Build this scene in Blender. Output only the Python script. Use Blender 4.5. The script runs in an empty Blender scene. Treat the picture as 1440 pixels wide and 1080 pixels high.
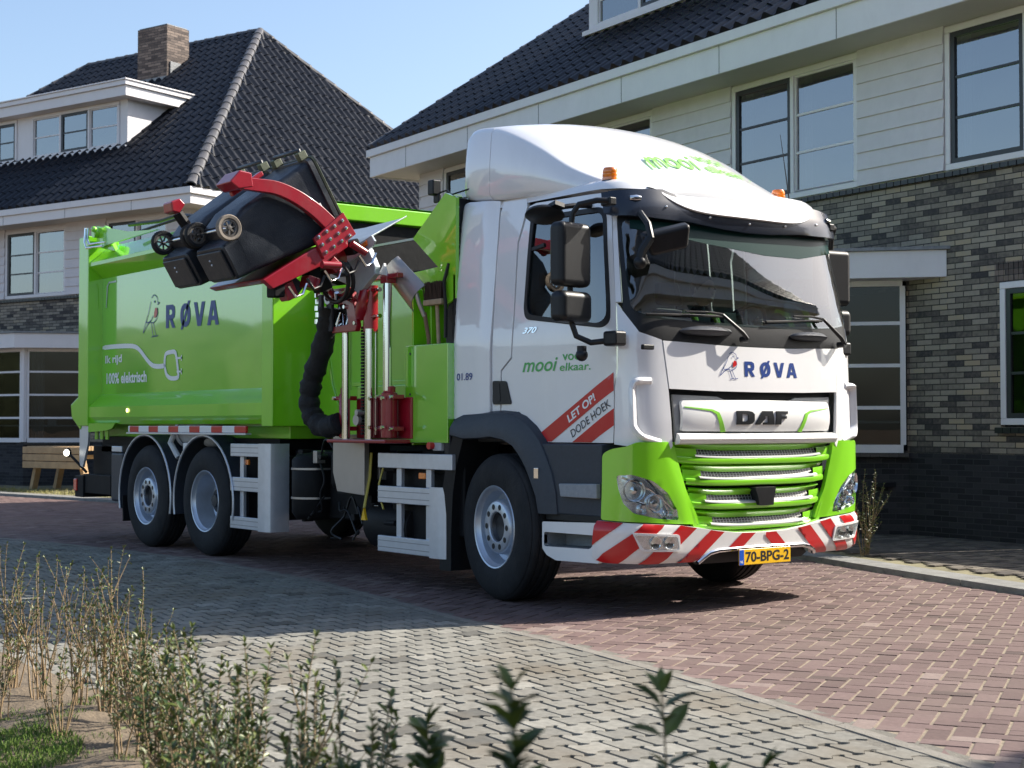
import bpy, bmesh, math, random, bisect
from mathutils import Vector, Matrix
from mathutils.geometry import delaunay_2d_cdt
random.seed(7)
S = bpy.context.scene
R = math.radians
# ---------------------------------------------------------------- camera
cam = bpy.data.cameras.new("camera"); camo = bpy.data.objects.new("camera", cam)
S.collection.objects.link(camo); S.camera = camo
CAMP = Vector((7.3397, -7.7946, 1.2738))
yaw, pitch = R(142.5319), R(1.5949)
fwd = Vector((math.cos(yaw)*math.cos(pitch), math.sin(yaw)*math.cos(pitch), math.sin(pitch)))
camo.location = CAMP; camo.rotation_euler = fwd.to_track_quat('-Z', 'Y').to_euler()
cam.sensor_width = 36; cam.lens = 36*2105.375/1440; cam.clip_start = .05; cam.clip_end = 900
cam.dof.use_dof = True; cam.dof.focus_distance = 10.6; cam.dof.aperture_fstop = 6.3
# ---------------------------------------------------------------- sky, sun, exposure
SUN = Vector((.40, 1.2, 1.0)).normalized()
w = bpy.data.worlds.new("World"); S.world = w; w.use_nodes = True
nt = w.node_tree; bg = nt.nodes['Background']; sky = nt.nodes.new('ShaderNodeTexSky')
sky.sky_type = 'NISHITA'; sky.sun_disc = False
sky.sun_elevation = math.asin(SUN.z); sky.sun_rotation = math.atan2(SUN.x, SUN.y)
sky.altitude = 10; sky.air_density = 1.0; sky.dust_density = 2.1; sky.ozone_density = 1.8
nt.links.new(sky.outputs[0], bg.inputs[0]); bg.inputs[1].default_value = .118
sl = bpy.data.lights.new("sun", 'SUN'); sl.energy = 5.0; sl.angle = R(.55); sl.color = (1, .93, .82)
so = bpy.data.objects.new("sun", sl); S.collection.objects.link(so)
so.rotation_euler = (-SUN).to_track_quat('-Z', 'Y').to_euler(); so.location = (20, 40, 40)
S.view_settings.view_transform = 'Standard'; S.view_settings.look = 'None'
S.view_settings.gamma = 1; S.view_settings.exposure = .98
S.render.engine = 'CYCLES'
# ---------------------------------------------------------------- helpers
COL = S.collection
WL = {}                                    # world offset of every root, for the parts under it
def root(name, label, cat, loc=(0,0,0), rz=0, group=None):
    o = bpy.data.objects.new(name, None); COL.objects.link(o); o.empty_display_size = .2
    o.location = loc; o.rotation_euler = (0,0,rz); o['label'] = label; o['category'] = cat
    if group: o['group'] = group
    return o
def tag(o, label=None, cat=None, group=None, kind=None):
    for k, v in (('label',label),('category',cat),('group',group),('kind',kind)):
        if v: o[k] = v
    return o
class MB:
    def __init__(s): s.V=[]; s.F=[]; s.I=[]; s.M=None; s.mi=0; s.col=None; s.C=[]
    def v(s, p):
        p = Vector(p)
        if s.M is not None: p = s.M @ p
        s.V.append(p); return len(s.V)-1
    def f(s, idx): s.F.append(tuple(idx)); s.I.append(s.mi); s.C.append(s.col)
    def poly(s, pts): s.f([s.v(p) for p in pts])
    def box(s, x0,x1,y0,y1,z0,z1):
        i=[s.v((x,y,z)) for z in (z0,z1) for x,y in ((x0,y0),(x1,y0),(x1,y1),(x0,y1))]
        for q in ((3,2,1,0),(4,5,6,7),(0,1,5,4),(1,2,6,5),(2,3,7,6),(3,0,4,7)): s.f([i[k] for k in q])
    def hexa(s, P8):                       # 4 bottom, 4 top (ccw)
        i=[s.v(p) for p in P8]
        for q in ((3,2,1,0),(4,5,6,7),(0,1,5,4),(1,2,6,5),(2,3,7,6),(3,0,4,7)): s.f([i[k] for k in q])
    def bar(s, a, b, wd, ht, up=(0,0,1)):
        a=Vector(a); b=Vector(b); d=(b-a).normalized(); u=Vector(up)
        if abs(d.dot(u))>.98: u=Vector((1,0,0))
        sd=d.cross(u).normalized()*(wd/2); u=sd.cross(d).normalized()*(ht/2)
        s.hexa([a-sd-u,a+sd-u,b+sd-u,b-sd-u,a-sd+u,a+sd+u,b+sd+u,b-sd+u])
    def loft(s, secs, cap=True, closed=True):
        n=len(secs[0]); ids=[[s.v(p) for p in q] for q in secs]
        for a,b in zip(ids,ids[1:]):
            for k in range(n if closed else n-1):
                s.f((a[k],a[(k+1)%n],b[(k+1)%n],b[k]))
        if cap and closed: s.f(ids[0][::-1]); s.f(ids[-1])
    def tube(s, pts, r, n=8, cap=True):
        pts=[Vector(p) for p in pts]; secs=[]; u=None
        for i,p in enumerate(pts):
            d=(pts[min(i+1,len(pts)-1)]-pts[max(i-1,0)]).normalized()
            if u is None:
                u=Vector((0,0,1)) if abs(d.z)<.9 else Vector((1,0,0))
            u=(u-d*u.dot(d)).normalized(); w_=d.cross(u)
            rr=r[i] if isinstance(r,(list,tuple)) else r
            secs.append([p+(u*math.cos(2*math.pi*k/n)+w_*math.sin(2*math.pi*k/n))*rr for k in range(n)])
        s.loft(secs,cap)
    def cyl(s,a,b,r,r2=None,n=20,cap=True): s.tube([a,b],[r,r if r2 is None else r2],n,cap)
    def lathe(s, prof, o, ax, n=32, closed=False):      # prof: (radius, distance along ax)
        o=Vector(o); ax=Vector(ax).normalized(); u=Vector((0,0,1)) if abs(ax.z)<.9 else Vector((1,0,0))
        u=(u-ax*u.dot(ax)).normalized(); w_=ax.cross(u)
        secs=[[o+ax*h+(u*math.cos(2*math.pi*k/n)+w_*math.sin(2*math.pi*k/n))*max(r,1e-4) for k in range(n)] for r,h in prof]
        if closed: secs.append(secs[0])
        s.loft(secs, cap=False)
    def prism(s, pts, d):                  # polygon pts (3D) swept by vector d
        d=Vector(d); a=[s.v(p) for p in pts]; b=[s.v(Vector(p)+d) for p in pts]; n=len(a)
        s.f(a[::-1]); s.f(b)
        for k in range(n): s.f((a[k],a[(k+1)%n],b[(k+1)%n],b[k]))
    def grid(s, fn, nu, nv, flip=False):
        ids=[[s.v(fn(i/nu,j/nv)) for j in range(nv+1)] for i in range(nu+1)]
        for i in range(nu):
            for j in range(nv):
                q=(ids[i][j],ids[i+1][j],ids[i+1][j+1],ids[i][j+1]); s.f(q[::-1] if flip else q)
    def sphere(s,c,r,nu=16,nv=10,sc=(1,1,1)):
        c=Vector(c)
        ids=[[s.v(c+Vector((math.cos(2*math.pi*i/nu)*math.sin(math.pi*j/nv)*sc[0],math.sin(2*math.pi*i/nu)*math.sin(math.pi*j/nv)*sc[1],math.cos(math.pi*j/nv)*sc[2]))*r) for i in range(nu)] for j in range(1,nv)]
        t=s.v(c+Vector((0,0,r*sc[2]))); b=s.v(c-Vector((0,0,r*sc[2])))
        for i in range(nu):
            k=(i+1)%nu; s.f((t,ids[0][i],ids[0][k])); s.f((b,ids[-1][k],ids[-1][i]))
            for j in range(nv-2): s.f((ids[j][i],ids[j+1][i],ids[j+1][k],ids[j][k]))
    def build(s, name, mats, parent=None, ang=35, bevel=0, seg=2, flat=False, world=True, fixn=False, sub=0, label=None):
        me=bpy.data.meshes.new(name); me.from_pydata([tuple(p) for p in s.V],[],s.F)
        if not isinstance(mats,(list,tuple)): mats=[mats]
        for m in mats: me.materials.append(m)
        if any(s.I): me.polygons.foreach_set('material_index', s.I)
        if any(c is not None for c in s.C):
            at=me.attributes.new('tint','FLOAT','FACE'); at.data.foreach_set('value',[c or 0 for c in s.C])
        if fixn:
            bm=bmesh.new(); bm.from_mesh(me); bmesh.ops.remove_doubles(bm,verts=bm.verts,dist=1e-5)
            bmesh.ops.recalc_face_normals(bm,faces=bm.faces); bm.to_mesh(me); bm.free()
        if not flat:
            me.polygons.foreach_set('use_smooth',[True]*len(me.polygons))
            if not bevel and not sub: me.set_sharp_from_angle(angle=R(ang))
        me.update()
        o=bpy.data.objects.new(name,me); COL.objects.link(o)
        if bevel:
            m=o.modifiers.new('bevel','BEVEL'); m.width=bevel; m.segments=seg; m.limit_method='ANGLE'; m.angle_limit=R(32); m.harden_normals=True
        if sub:
            m=o.modifiers.new('sub','SUBSURF'); m.levels=sub; m.render_levels=sub
        if parent is not None:
            o.parent=parent
            if world and parent.name in WL: o.matrix_parent_inverse=WL[parent.name]
        if label: o['label']=label
        return o
def inside(p, poly):
    x,y=p; c=False; n=len(poly)
    for i in range(n):
        x1,y1=poly[i]; x2,y2=poly[(i+1)%n]
        if (y1>y)!=(y2>y) and x<(x2-x1)*(y-y1)/(y2-y1)+x1: c=not c
    return c
def densify(poly, h):
    out=[]
    for a,b in zip(poly, poly[1:]+poly[:1]):
        n=max(1,int(math.hypot(a[0]-b[0],a[1]-b[1])/h+.5))
        for k in range(n): out.append((a[0]+(b[0]-a[0])*k/n,a[1]+(b[1]-a[1])*k/n))
    return out
def rounded(poly, r, n=5):
    out=[]; m=len(poly)
    for i in range(m):
        p=Vector(poly[i]); a=Vector(poly[i-1]); b=Vector(poly[(i+1)%m])
        rr=r[i] if isinstance(r,(list,tuple)) else r
        if rr<=0: out.append(tuple(p)); continue
        da=(a-p); db=(b-p); ra=min(rr,da.length*.45); rb=min(rr,db.length*.45)
        A=p+da.normalized()*ra; B=p+db.normalized()*rb
        for k in range(n+1):
            t=k/n; out.append(tuple(A*(1-t)**2+p*2*t*(1-t)+B*t*t))
    return out
def patch(mb, outline, fn, h=.06, t=.0, off=0., holes=(), dens=True):
    """polygon in surface coordinates -> curved sheet of thickness t; fn(u,v,offset)->point"""
    loops=[densify(list(l),h) if dens else list(l) for l in [outline]+list(holes)]
    vs=[]; es=[]
    for l in loops:
        b=len(vs); vs+=l; es+=[(b+i,b+(i+1)%len(l)) for i in range(len(l))]
    xs=[p[0] for p in loops[0]]; ys=[p[1] for p in loops[0]]
    nx=int((max(xs)-min(xs))/h); ny=int((max(ys)-min(ys))/h)
    for i in range(1,nx+1):
        for j in range(1,ny+1):
            p=(min(xs)+(i-.5*(j%2))*h+.0013,min(ys)+j*h+.0017)
            if inside(p,loops[0]) and not any(inside(p,q) for q in loops[1:]):
                if min(math.hypot(p[0]-q[0],p[1]-q[1]) for l in loops for q in l)>h*.4: vs.append(p)
    r=delaunay_2d_cdt([Vector(p) for p in vs],es,[],0,1e-6)
    P=r[0]; T=[]
    for f in r[2]:
        c=sum((P[i] for i in f),Vector((0,0)))/len(f)
        if inside(c,loops[0]) and not any(inside(c,q) for q in loops[1:]):
            a,b,d=P[f[0]],P[f[1]],P[f[2]]
            if (b-a).cross(d-a)<0: f=f[::-1]
            T.append(tuple(f))
    top=[mb.v(fn(p[0],p[1],off)) for p in P]
    e=.004; p=P[T[0][0]]; o=Vector(fn(p[0],p[1],0)); du=Vector(fn(p[0]+e,p[1],0))-o; dv=Vector(fn(p[0],p[1]+e,0))-o
    n_=Vector(fn(p[0],p[1],.01))-o; flip=du.cross(dv).dot(n_)<0
    for f in T: g=[top[i] for i in f]; mb.f(g[::-1] if flip else g)
    if t>0:
        bot=[mb.v(fn(p[0],p[1],off-t)) for p in P]
        cnt={}
        for f in T:
            for k in range(len(f)):
                a,b=f[k],f[(k+1)%len(f)]; cnt[(a,b)]=1
            g=[bot[i] for i in f]; mb.f(g if flip else g[::-1])
        for (a,b) in cnt:
            if (b,a) not in cnt:
                q=(top[b],top[a],bot[a],bot[b]); mb.f(q[::-1] if flip else q)
# text as flat polygons
_TC={}
def text2d(txt, size=1., bold=0., shear=0., spacing=1.):
    k=(txt,bold,shear,spacing)
    if k not in _TC:
        c=bpy.data.curves.new('t','FONT'); c.body=txt; c.size=1; c.offset=bold; c.shear=shear; c.space_character=spacing; c.resolution_u=3
        o=bpy.data.objects.new('t',c); COL.objects.link(o); bpy.context.view_layer.update()
        dg=bpy.context.evaluated_depsgraph_get(); me=o.evaluated_get(dg).to_mesh()
        vs=[(v.co.x,v.co.y) for v in me.vertices]; fs=[tuple(p.vertices) for p in me.polygons]
        o.evaluated_get(dg).to_mesh_clear(); bpy.data.objects.remove(o); bpy.data.curves.remove(c)
        x0=min(v[0] for v in vs); x1=max(v[0] for v in vs); y0=min(v[1] for v in vs); y1=max(v[1] for v in vs)
        _TC[k]=([((x-x0)/(x1-x0),(y-y0)/(y1-y0)) for x,y in vs],fs)
    return _TC[k]
def put_text(mb, txt, fn, bold=0.02, shear=0., spacing=1.):
    """fn(a,b) with a,b in 0..1 over the text's own box -> point"""
    vs,fs=text2d(txt,1,bold,shear,spacing)
    ids=[mb.v(fn(a,b)) for a,b in vs]
    for f in fs: mb.f([ids[i] for i in f])
# ---------------------------------------------------------------- materials
def _n(nt,t,**kw):
    n=nt.nodes.new(t)
    for k,v in kw.items(): setattr(n,k,v)
    return n
MATS={}
def mat(name, col, rough=.5, metal=0., coat=0., spec=.5, nscale=0., namt=.15, bump=0., bscale=60., rvar=0., emit=None, estr=0., ior=1.5, dirt=0., sheen=0.):
    if name in MATS: return MATS[name]
    m=bpy.data.materials.new(name); m.use_nodes=True; nt=m.node_tree; L=nt.links
    p=nt.nodes['Principled BSDF']
    p.inputs['Base Color'].default_value=(*col,1); p.inputs['Roughness'].default_value=rough
    p.inputs['Metallic'].default_value=metal; p.inputs['Coat Weight'].default_value=coat; p.inputs['Coat Roughness'].default_value=.04
    p.inputs['Specular IOR Level'].default_value=spec; p.inputs['IOR'].default_value=ior
    tc=_n(nt,'ShaderNodeTexCoord')
    src=None
    if nscale:
        no=_n(nt,'ShaderNodeTexNoise'); no.inputs['Scale'].default_value=nscale; no.inputs['Detail'].default_value=6; no.inputs['Roughness'].default_value=.65
        L.new(tc.outputs['Object'],no.inputs['Vector'])
        mr=_n(nt,'ShaderNodeMapRange'); mr.inputs[1].default_value=.25; mr.inputs[2].default_value=.75
        mr.inputs[3].default_value=1-namt; mr.inputs[4].default_value=1+namt; L.new(no.outputs[0],mr.inputs[0])
        hv=_n(nt,'ShaderNodeHueSaturation'); hv.inputs['Color'].default_value=(*col,1); L.new(mr.outputs[0],hv.inputs['Value'])
        L.new(hv.outputs[0],p.inputs['Base Color']); src=hv.outputs[0]
        if rvar:
            m2=_n(nt,'ShaderNodeMapRange'); m2.inputs[1].default_value=.3; m2.inputs[2].default_value=.7
            m2.inputs[3].default_value=max(0.02,rough-rvar); m2.inputs[4].default_value=rough+rvar
            L.new(no.outputs[0],m2.inputs[0]); L.new(m2.outputs[0],p.inputs['Roughness'])
    if dirt:
        nd=_n(nt,'ShaderNodeTexNoise'); nd.inputs['Scale'].default_value=3.1; nd.inputs['Detail'].default_value=8; nd.inputs['Roughness'].default_value=.75
        mp=_n(nt,'ShaderNodeMapping'); mp.inputs['Scale'].default_value=(1,1,.35); L.new(tc.outputs['Object'],mp.inputs[0]); L.new(mp.outputs[0],nd.inputs['Vector'])
        r3=_n(nt,'ShaderNodeMapRange'); r3.inputs[1].default_value=.5; r3.inputs[2].default_value=.8; r3.inputs[3].default_value=0; r3.inputs[4].default_value=dirt
        L.new(nd.outputs[0],r3.inputs[0])
        mx=_n(nt,'ShaderNodeMix',data_type='RGBA'); mx.inputs[7].default_value=(.16,.14,.12,1)
        L.new(r3.outputs[0],mx.inputs[0])
        if src: L.new(src,mx.inputs[6])
        else: mx.inputs[6].default_value=(*col,1)
        L.new(mx.outputs[2],p.inputs['Base Color'])
    if bump:
        nb=_n(nt,'ShaderNodeTexNoise'); nb.inputs['Scale'].default_value=bscale; nb.inputs['Detail'].default_value=4
        L.new(tc.outputs['Object'],nb.inputs['Vector'])
        b=_n(nt,'ShaderNodeBump'); b.inputs['Strength'].default_value=bump; b.inputs['Distance'].default_value=.01
        L.new(nb.outputs[0],b.inputs['Height']); L.new(b.outputs[0],p.inputs['Normal'])
        if coat: L.new(b.outputs[0],p.inputs['Coat Normal'])
    if emit: p.inputs['Emission Color'].default_value=(*emit,1); p.inputs['Emission Strength'].default_value=estr
    MATS[name]=m; return m
def brick_mat(name, stops, mortar=(.045,.042,.04), bw=.22, bh=.0625, mo=.011, rough=.85):
    m=bpy.data.materials.new(name); m.use_nodes=True; nt=m.node_tree; L=nt.links; p=nt.nodes['Principled BSDF']
    tc=_n(nt,'ShaderNodeTexCoord'); sp=_n(nt,'ShaderNodeSeparateXYZ'); L.new(tc.outputs['Object'],sp.inputs[0])
    ad=_n(nt,'ShaderNodeMath',operation='ADD'); L.new(sp.outputs[0],ad.inputs[0]); L.new(sp.outputs[1],ad.inputs[1])
    cb=_n(nt,'ShaderNodeCombineXYZ'); L.new(ad.outputs[0],cb.inputs[0]); L.new(sp.outputs[2],cb.inputs[1])
    br=_n(nt,'ShaderNodeTexBrick'); br.offset=.5; br.inputs['Scale'].default_value=1; br.inputs['Brick Width'].default_value=bw
    br.inputs['Row Height'].default_value=bh; br.inputs['Mortar Size'].default_value=mo/2; br.inputs['Mortar Smooth'].default_value=.15
    br.inputs['Color1'].default_value=(0,0,0,1); br.inputs['Color2'].default_value=(1,1,1,1); br.inputs['Mortar'].default_value=(.5,.5,.5,1)
    L.new(cb.outputs[0],br.inputs['Vector'])
    cr=_n(nt,'ShaderNodeValToRGB'); e=cr.color_ramp.elements
    while len(e)>1: e.remove(e[-1])
    e[0].position=stops[0][0]; e[0].color=(*stops[0][1],1)
    for q,c in stops[1:]: z=e.new(q); z.color=(*c,1)
    no=_n(nt,'ShaderNodeTexNoise'); no.inputs['Scale'].default_value=22; no.inputs['Detail'].default_value=5; L.new(cb.outputs[0],no.inputs['Vector'])
    n2=_n(nt,'ShaderNodeTexNoise'); n2.inputs['Scale'].default_value=1.7; n2.inputs['Detail'].default_value=3; L.new(cb.outputs[0],n2.inputs['Vector'])
    sm=_n(nt,'ShaderNodeMath',operation='MULTIPLY_ADD'); sm.inputs[1].default_value=.5; L.new(no.outputs[0],sm.inputs[0])
    s0=_n(nt,'ShaderNodeMath',operation='MULTIPLY_ADD'); s0.inputs[1].default_value=.55; L.new(n2.outputs[0],s0.inputs[0]); s0.inputs[2].default_value=-.52
    L.new(s0.outputs[0],sm.inputs[2])
    s2=_n(nt,'ShaderNodeMath',operation='ADD'); L.new(br.outputs['Color'],s2.inputs[0]); L.new(sm.outputs[0],s2.inputs[1])
    L.new(s2.outputs[0],cr.inputs[0])
    mx=_n(nt,'ShaderNodeMix',data_type='RGBA'); mx.inputs[7].default_value=(*mortar,1); L.new(br.outputs['Fac'],mx.inputs[0]); L.new(cr.outputs[0],mx.inputs[6])
    L.new(mx.outputs[2],p.inputs['Base Color']); p.inputs['Roughness'].default_value=rough
    iv=_n(nt,'ShaderNodeMath',operation='MULTIPLY_ADD'); iv.inputs[1].default_value=-1; L.new(br.outputs['Fac'],iv.inputs[0])
    m3=_n(nt,'ShaderNodeMath',operation='MULTIPLY'); m3.inputs[1].default_value=.3; L.new(no.outputs[0],m3.inputs[0]); L.new(m3.outputs[0],iv.inputs[2])
    b=_n(nt,'ShaderNodeBump'); b.inputs['Strength'].default_value=.8; b.inputs['Distance'].default_value=.008; L.new(iv.outputs[0],b.inputs['Height']); L.new(b.outputs[0],p.inputs['Normal'])
    MATS[name]=m; return m
def tint_mat(name, stops, rough=.8, nscale=30, namt=.25, stain=0., stcol=(.2,.17,.12), bump=.4):
    """colour from the per-stone 'tint' attribute, broken up by noise and large soft stains"""
    m=bpy.data.materials.new(name); m.use_nodes=True; nt=m.node_tree; L=nt.links; p=nt.nodes['Principled BSDF']
    at=_n(nt,'ShaderNodeAttribute',attribute_name='tint'); tc=_n(nt,'ShaderNodeTexCoord')
    cr=_n(nt,'ShaderNodeValToRGB'); e=cr.color_ramp.elements
    while len(e)>1: e.remove(e[-1])
    e[0].position=stops[0][0]; e[0].color=(*stops[0][1],1)
    for q,c in stops[1:]: z=e.new(q); z.color=(*c,1)
    L.new(at.outputs['Fac'],cr.inputs[0])
    no=_n(nt,'ShaderNodeTexNoise'); no.inputs['Scale'].default_value=nscale; no.inputs['Detail'].default_value=8; no.inputs['Roughness'].default_value=.7; L.new(tc.outputs['Object'],no.inputs['Vector'])
    mr=_n(nt,'ShaderNodeMapRange'); mr.inputs[1].default_value=.3; mr.inputs[2].default_value=.7; mr.inputs[3].default_value=1-namt; mr.inputs[4].default_value=1+namt; L.new(no.outputs[0],mr.inputs[0])
    hv=_n(nt,'ShaderNodeHueSaturation'); L.new(cr.outputs[0],hv.inputs['Color']); L.new(mr.outputs[0],hv.inputs['Value'])
    out=hv.outputs[0]
    if stain:
        n2=_n(nt,'ShaderNodeTexNoise'); n2.inputs['Scale'].default_value=.9; n2.inputs['Detail'].default_value=7; n2.inputs['Roughness'].default_value=.6; L.new(tc.outputs['Object'],n2.inputs['Vector'])
        m2=_n(nt,'ShaderNodeMapRange'); m2.inputs[1].default_value=.48; m2.inputs[2].default_value=.66; m2.inputs[3].default_value=0; m2.inputs[4].default_value=stain; L.new(n2.outputs[0],m2.inputs[0])
        mx=_n(nt,'ShaderNodeMix',data_type='RGBA'); mx.inputs[7].default_value=(*stcol,1); L.new(m2.outputs[0],mx.inputs[0]); L.new(out,mx.inputs[6]); out=mx.outputs[2]
    L.new(out,p.inputs['Base Color']); p.inputs['Roughness'].default_value=rough
    b=_n(nt,'ShaderNodeBump'); b.inputs['Strength'].default_value=bump; b.inputs['Distance'].default_value=.004; L.new(no.outputs[0],b.inputs['Height']); L.new(b.outputs[0],p.inputs['Normal'])
    MATS[name]=m; return m
def stripe_mat(name, c1, c2, fn_axis, period, duty=.5, rough=.3, coat=.3, phase=0.):
    """two-colour slanted banding: a painted chevron pattern, fixed to the part. fn_axis=(a,b,c) gives the banding coordinate a*x+b*y+c*z"""
    m=bpy.data.materials.new(name); m.use_nodes=True; nt=m.node_tree; L=nt.links; p=nt.nodes['Principled BSDF']
    tc=_n(nt,'ShaderNodeTexCoord'); dt=_n(nt,'ShaderNodeVectorMath',operation='DOT_PRODUCT'); dt.inputs[1].default_value=fn_axis
    L.new(tc.outputs['Object'],dt.inputs[0])
    a=_n(nt,'ShaderNodeMath',operation='MULTIPLY_ADD'); a.inputs[1].default_value=1/period; a.inputs[2].default_value=phase; L.new(dt.outputs['Value'],a.inputs[0])
    fr=_n(nt,'ShaderNodeMath',operation='FRACT'); L.new(a.outputs[0],fr.inputs[0])
    ls=_n(nt,'ShaderNodeMath',operation='LESS_THAN'); ls.inputs[1].default_value=duty; L.new(fr.outputs[0],ls.inputs[0])
    mx=_n(nt,'ShaderNodeMix',data_type='RGBA'); mx.inputs[6].default_value=(*c1,1); mx.inputs[7].default_value=(*c2,1); L.new(ls.outputs[0],mx.inputs[0])
    L.new(mx.outputs[2],p.inputs['Base Color']); p.inputs['Roughness'].default_value=rough; p.inputs['Coat Weight'].default_value=coat
    MATS[name]=m; return m
def glass_mat(name, tint=(.55,.62,.62), ior=1.6, rough=.0, bump=0., extra=0.):
    m=bpy.data.materials.new(name); m.use_nodes=True; nt=m.node_tree; L=nt.links
    nt.nodes.remove(nt.nodes['Principled BSDF']); out=nt.nodes['Material Output']
    t=_n(nt,'ShaderNodeBsdfTransparent'); t.inputs[0].default_value=(*tint,1)
    g=_n(nt,'ShaderNodeBsdfGlossy'); g.inputs['Roughness'].default_value=rough; g.inputs['Color'].default_value=(1,1,1,1)
    fr=_n(nt,'ShaderNodeFresnel'); fr.inputs['IOR'].default_value=ior
    mx=_n(nt,'ShaderNodeMixShader'); fac=fr.outputs[0]
    if extra:
        a=_n(nt,'ShaderNodeMath',operation='MULTIPLY_ADD',use_clamp=True); a.inputs[1].default_value=1-extra; a.inputs[2].default_value=extra; L.new(fac,a.inputs[0]); fac=a.outputs[0]
    ge=_n(nt,'ShaderNodeNewGeometry'); iv=_n(nt,'ShaderNodeMath',operation='SUBTRACT'); iv.inputs[0].default_value=1; L.new(ge.outputs['Backfacing'],iv.inputs[1])
    ml=_n(nt,'ShaderNodeMath',operation='MULTIPLY'); L.new(fac,ml.inputs[0]); L.new(iv.outputs[0],ml.inputs[1]); fac=ml.outputs[0]
    L.new(fac,mx.inputs[0]); L.new(t.outputs[0],mx.inputs[1]); L.new(g.outputs[0],mx.inputs[2]); L.new(mx.outputs[0],out.inputs[0])
    if bump:
        tc=_n(nt,'ShaderNodeTexCoord'); no=_n(nt,'ShaderNodeTexNoise'); no.inputs['Scale'].default_value=.8; L.new(tc.outputs['Object'],no.inputs['Vector'])
        b=_n(nt,'ShaderNodeBump'); b.inputs['Strength'].default_value=bump; b.inputs['Distance'].default_value=.02; L.new(no.outputs[0],b.inputs['Height'])
        L.new(b.outputs[0],g.inputs['Normal']); 
    MATS[name]=m; return m
GREEN=mat('green_paint',(.235,.66,.016),.32,coat=.9,nscale=1.5,namt=.05,bump=.025,bscale=3,dirt=.10)
GREENP=mat('green_panel_paint',(.17,.61,.020),.16,coat=1,nscale=1.5,namt=.04,bump=.05,bscale=1.3,dirt=.06)
GREENP.node_tree.nodes['Principled BSDF'].inputs['Coat IOR'].default_value=2.8
WHITE=mat('white_paint',(.84,.84,.845),.3,coat=.8,nscale=2,namt=.02,bump=.03,bscale=2.5,dirt=.08)
for _m in (GREEN,WHITE): _m.node_tree.nodes['Principled BSDF'].inputs['Coat IOR'].default_value=1.9
WHITEP=mat('white_plastic',(.80,.80,.785),.35,coat=.3,nscale=2,namt=.03,dirt=.06)
DGREY=mat('dark_grey_plastic',(.036,.043,.056),.45,spec=.35,nscale=40,namt=.15,bump=.1,bscale=250,dirt=.12)
BLACKP=mat('black_plastic',(.010,.011,.013),.42,spec=.35,nscale=20,namt=.2,bump=.08,bscale=300,dirt=.05)
GLOSSBLK=mat('gloss_dark_visor',(.012,.017,.030),.26,coat=.35,nscale=3,namt=.05)
RUBBER=mat('tyre_rubber',(.015,.016,.018),.75,spec=.3,nscale=9,namt=.3,bump=.25,bscale=60,dirt=.18)
SEAL=mat('rubber_seal',(.006,.006,.007),.5)
STEEL=mat('brushed_steel',(.42,.40,.385),.36,metal=.65,nscale=3,namt=.08)
CHROME=mat('chrome',(.82,.84,.86),.10,metal=1,nscale=3,namt=.05)
ALU=mat('aluminium',(.62,.65,.70),.38,metal=.55,nscale=12,namt=.07,dirt=.15)
RIM=mat('rim_silver',(.52,.57,.64),.33,metal=.6,nscale=10,namt=.1,dirt=.25)
REDP=mat('red_lift_paint',(.30,.006,.018),.3,coat=.6,nscale=5,namt=.12,dirt=.35)
REDS=mat('red_sticker',(.52,.010,.012),.3,coat=.4)
FRAME=mat('chassis_black',(.007,.007,.008),.6,spec=.2,nscale=6,namt=.3,bump=.1,dirt=.07)
BINM=mat('bin_plastic',(.012,.017,.026),.40,nscale=5,namt=.35,bump=.2,bscale=120,dirt=.4,rvar=.1)
NAVY=mat('navy_sticker',(.012,.045,.22),.35)
LGREEN=mat('green_sticker',(.08,.42,.10),.35)
LGREEN2=mat('lime_sticker',(.24,.62,.05),.35,coat=.5)
WSTICK=mat('white_sticker',(.82,.84,.84),.35)
INK=mat('black_ink',(.02,.02,.024),.4)
AMBER=mat('amber_lens',(.85,.20,.005),.12,coat=1,spec=.8,nscale=60,namt=.3)
REDL=mat('red_lens',(.6,.01,.01),.12,coat=1)
YELLOW=mat('plate_yellow',(.85,.50,.015),.3,coat=.3)
BLUE=mat('plate_blue',(.01,.09,.5),.3)
# ---------------------------------------------------------------- curved cab and bumper surfaces
# plan outline of the nose: (x offset, |y|) from centre to side
def _mk(pts,x_end):
    # dense catmull-rom, arc-length table
    P=[(pts[0][0]*1+ (pts[0][0]-pts[1][0]), -pts[1][1])]+list(pts)+[(2*pts[-1][0]-pts[-2][0], 2*pts[-1][1]-pts[-2][1])]
    P[0]=(pts[1][0],-pts[1][1])
    out=[]
    for i in range(1,len(P)-2):
        p0,p1,p2,p3=P[i-1:i+3]
        for k in range(12):
            t=k/12
            out.append(tuple(0.5*((2*p1[j])+(-p0[j]+p2[j])*t+(2*p0[j]-5*p1[j]+4*p2[j]-p3[j])*t*t+(-p0[j]+3*p1[j]-3*p2[j]+p3[j])*t**3) for j in (0,1)))
    out.append(pts[-1]); 
    S=[0]
    for a,b in zip(out,out[1:]): S.append(S[-1]+math.hypot(a[0]-b[0],a[1]-b[1]))
    return out,S
def _lerp(tab,z):
    if z<=tab[0][0]: return tab[0][1]
    for (a,b),(c,d) in zip(tab,tab[1:]):
        if z<=c:
            t=(z-a)/(c-a); return b+(d-b)*t
    return tab[-1][1]
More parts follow.
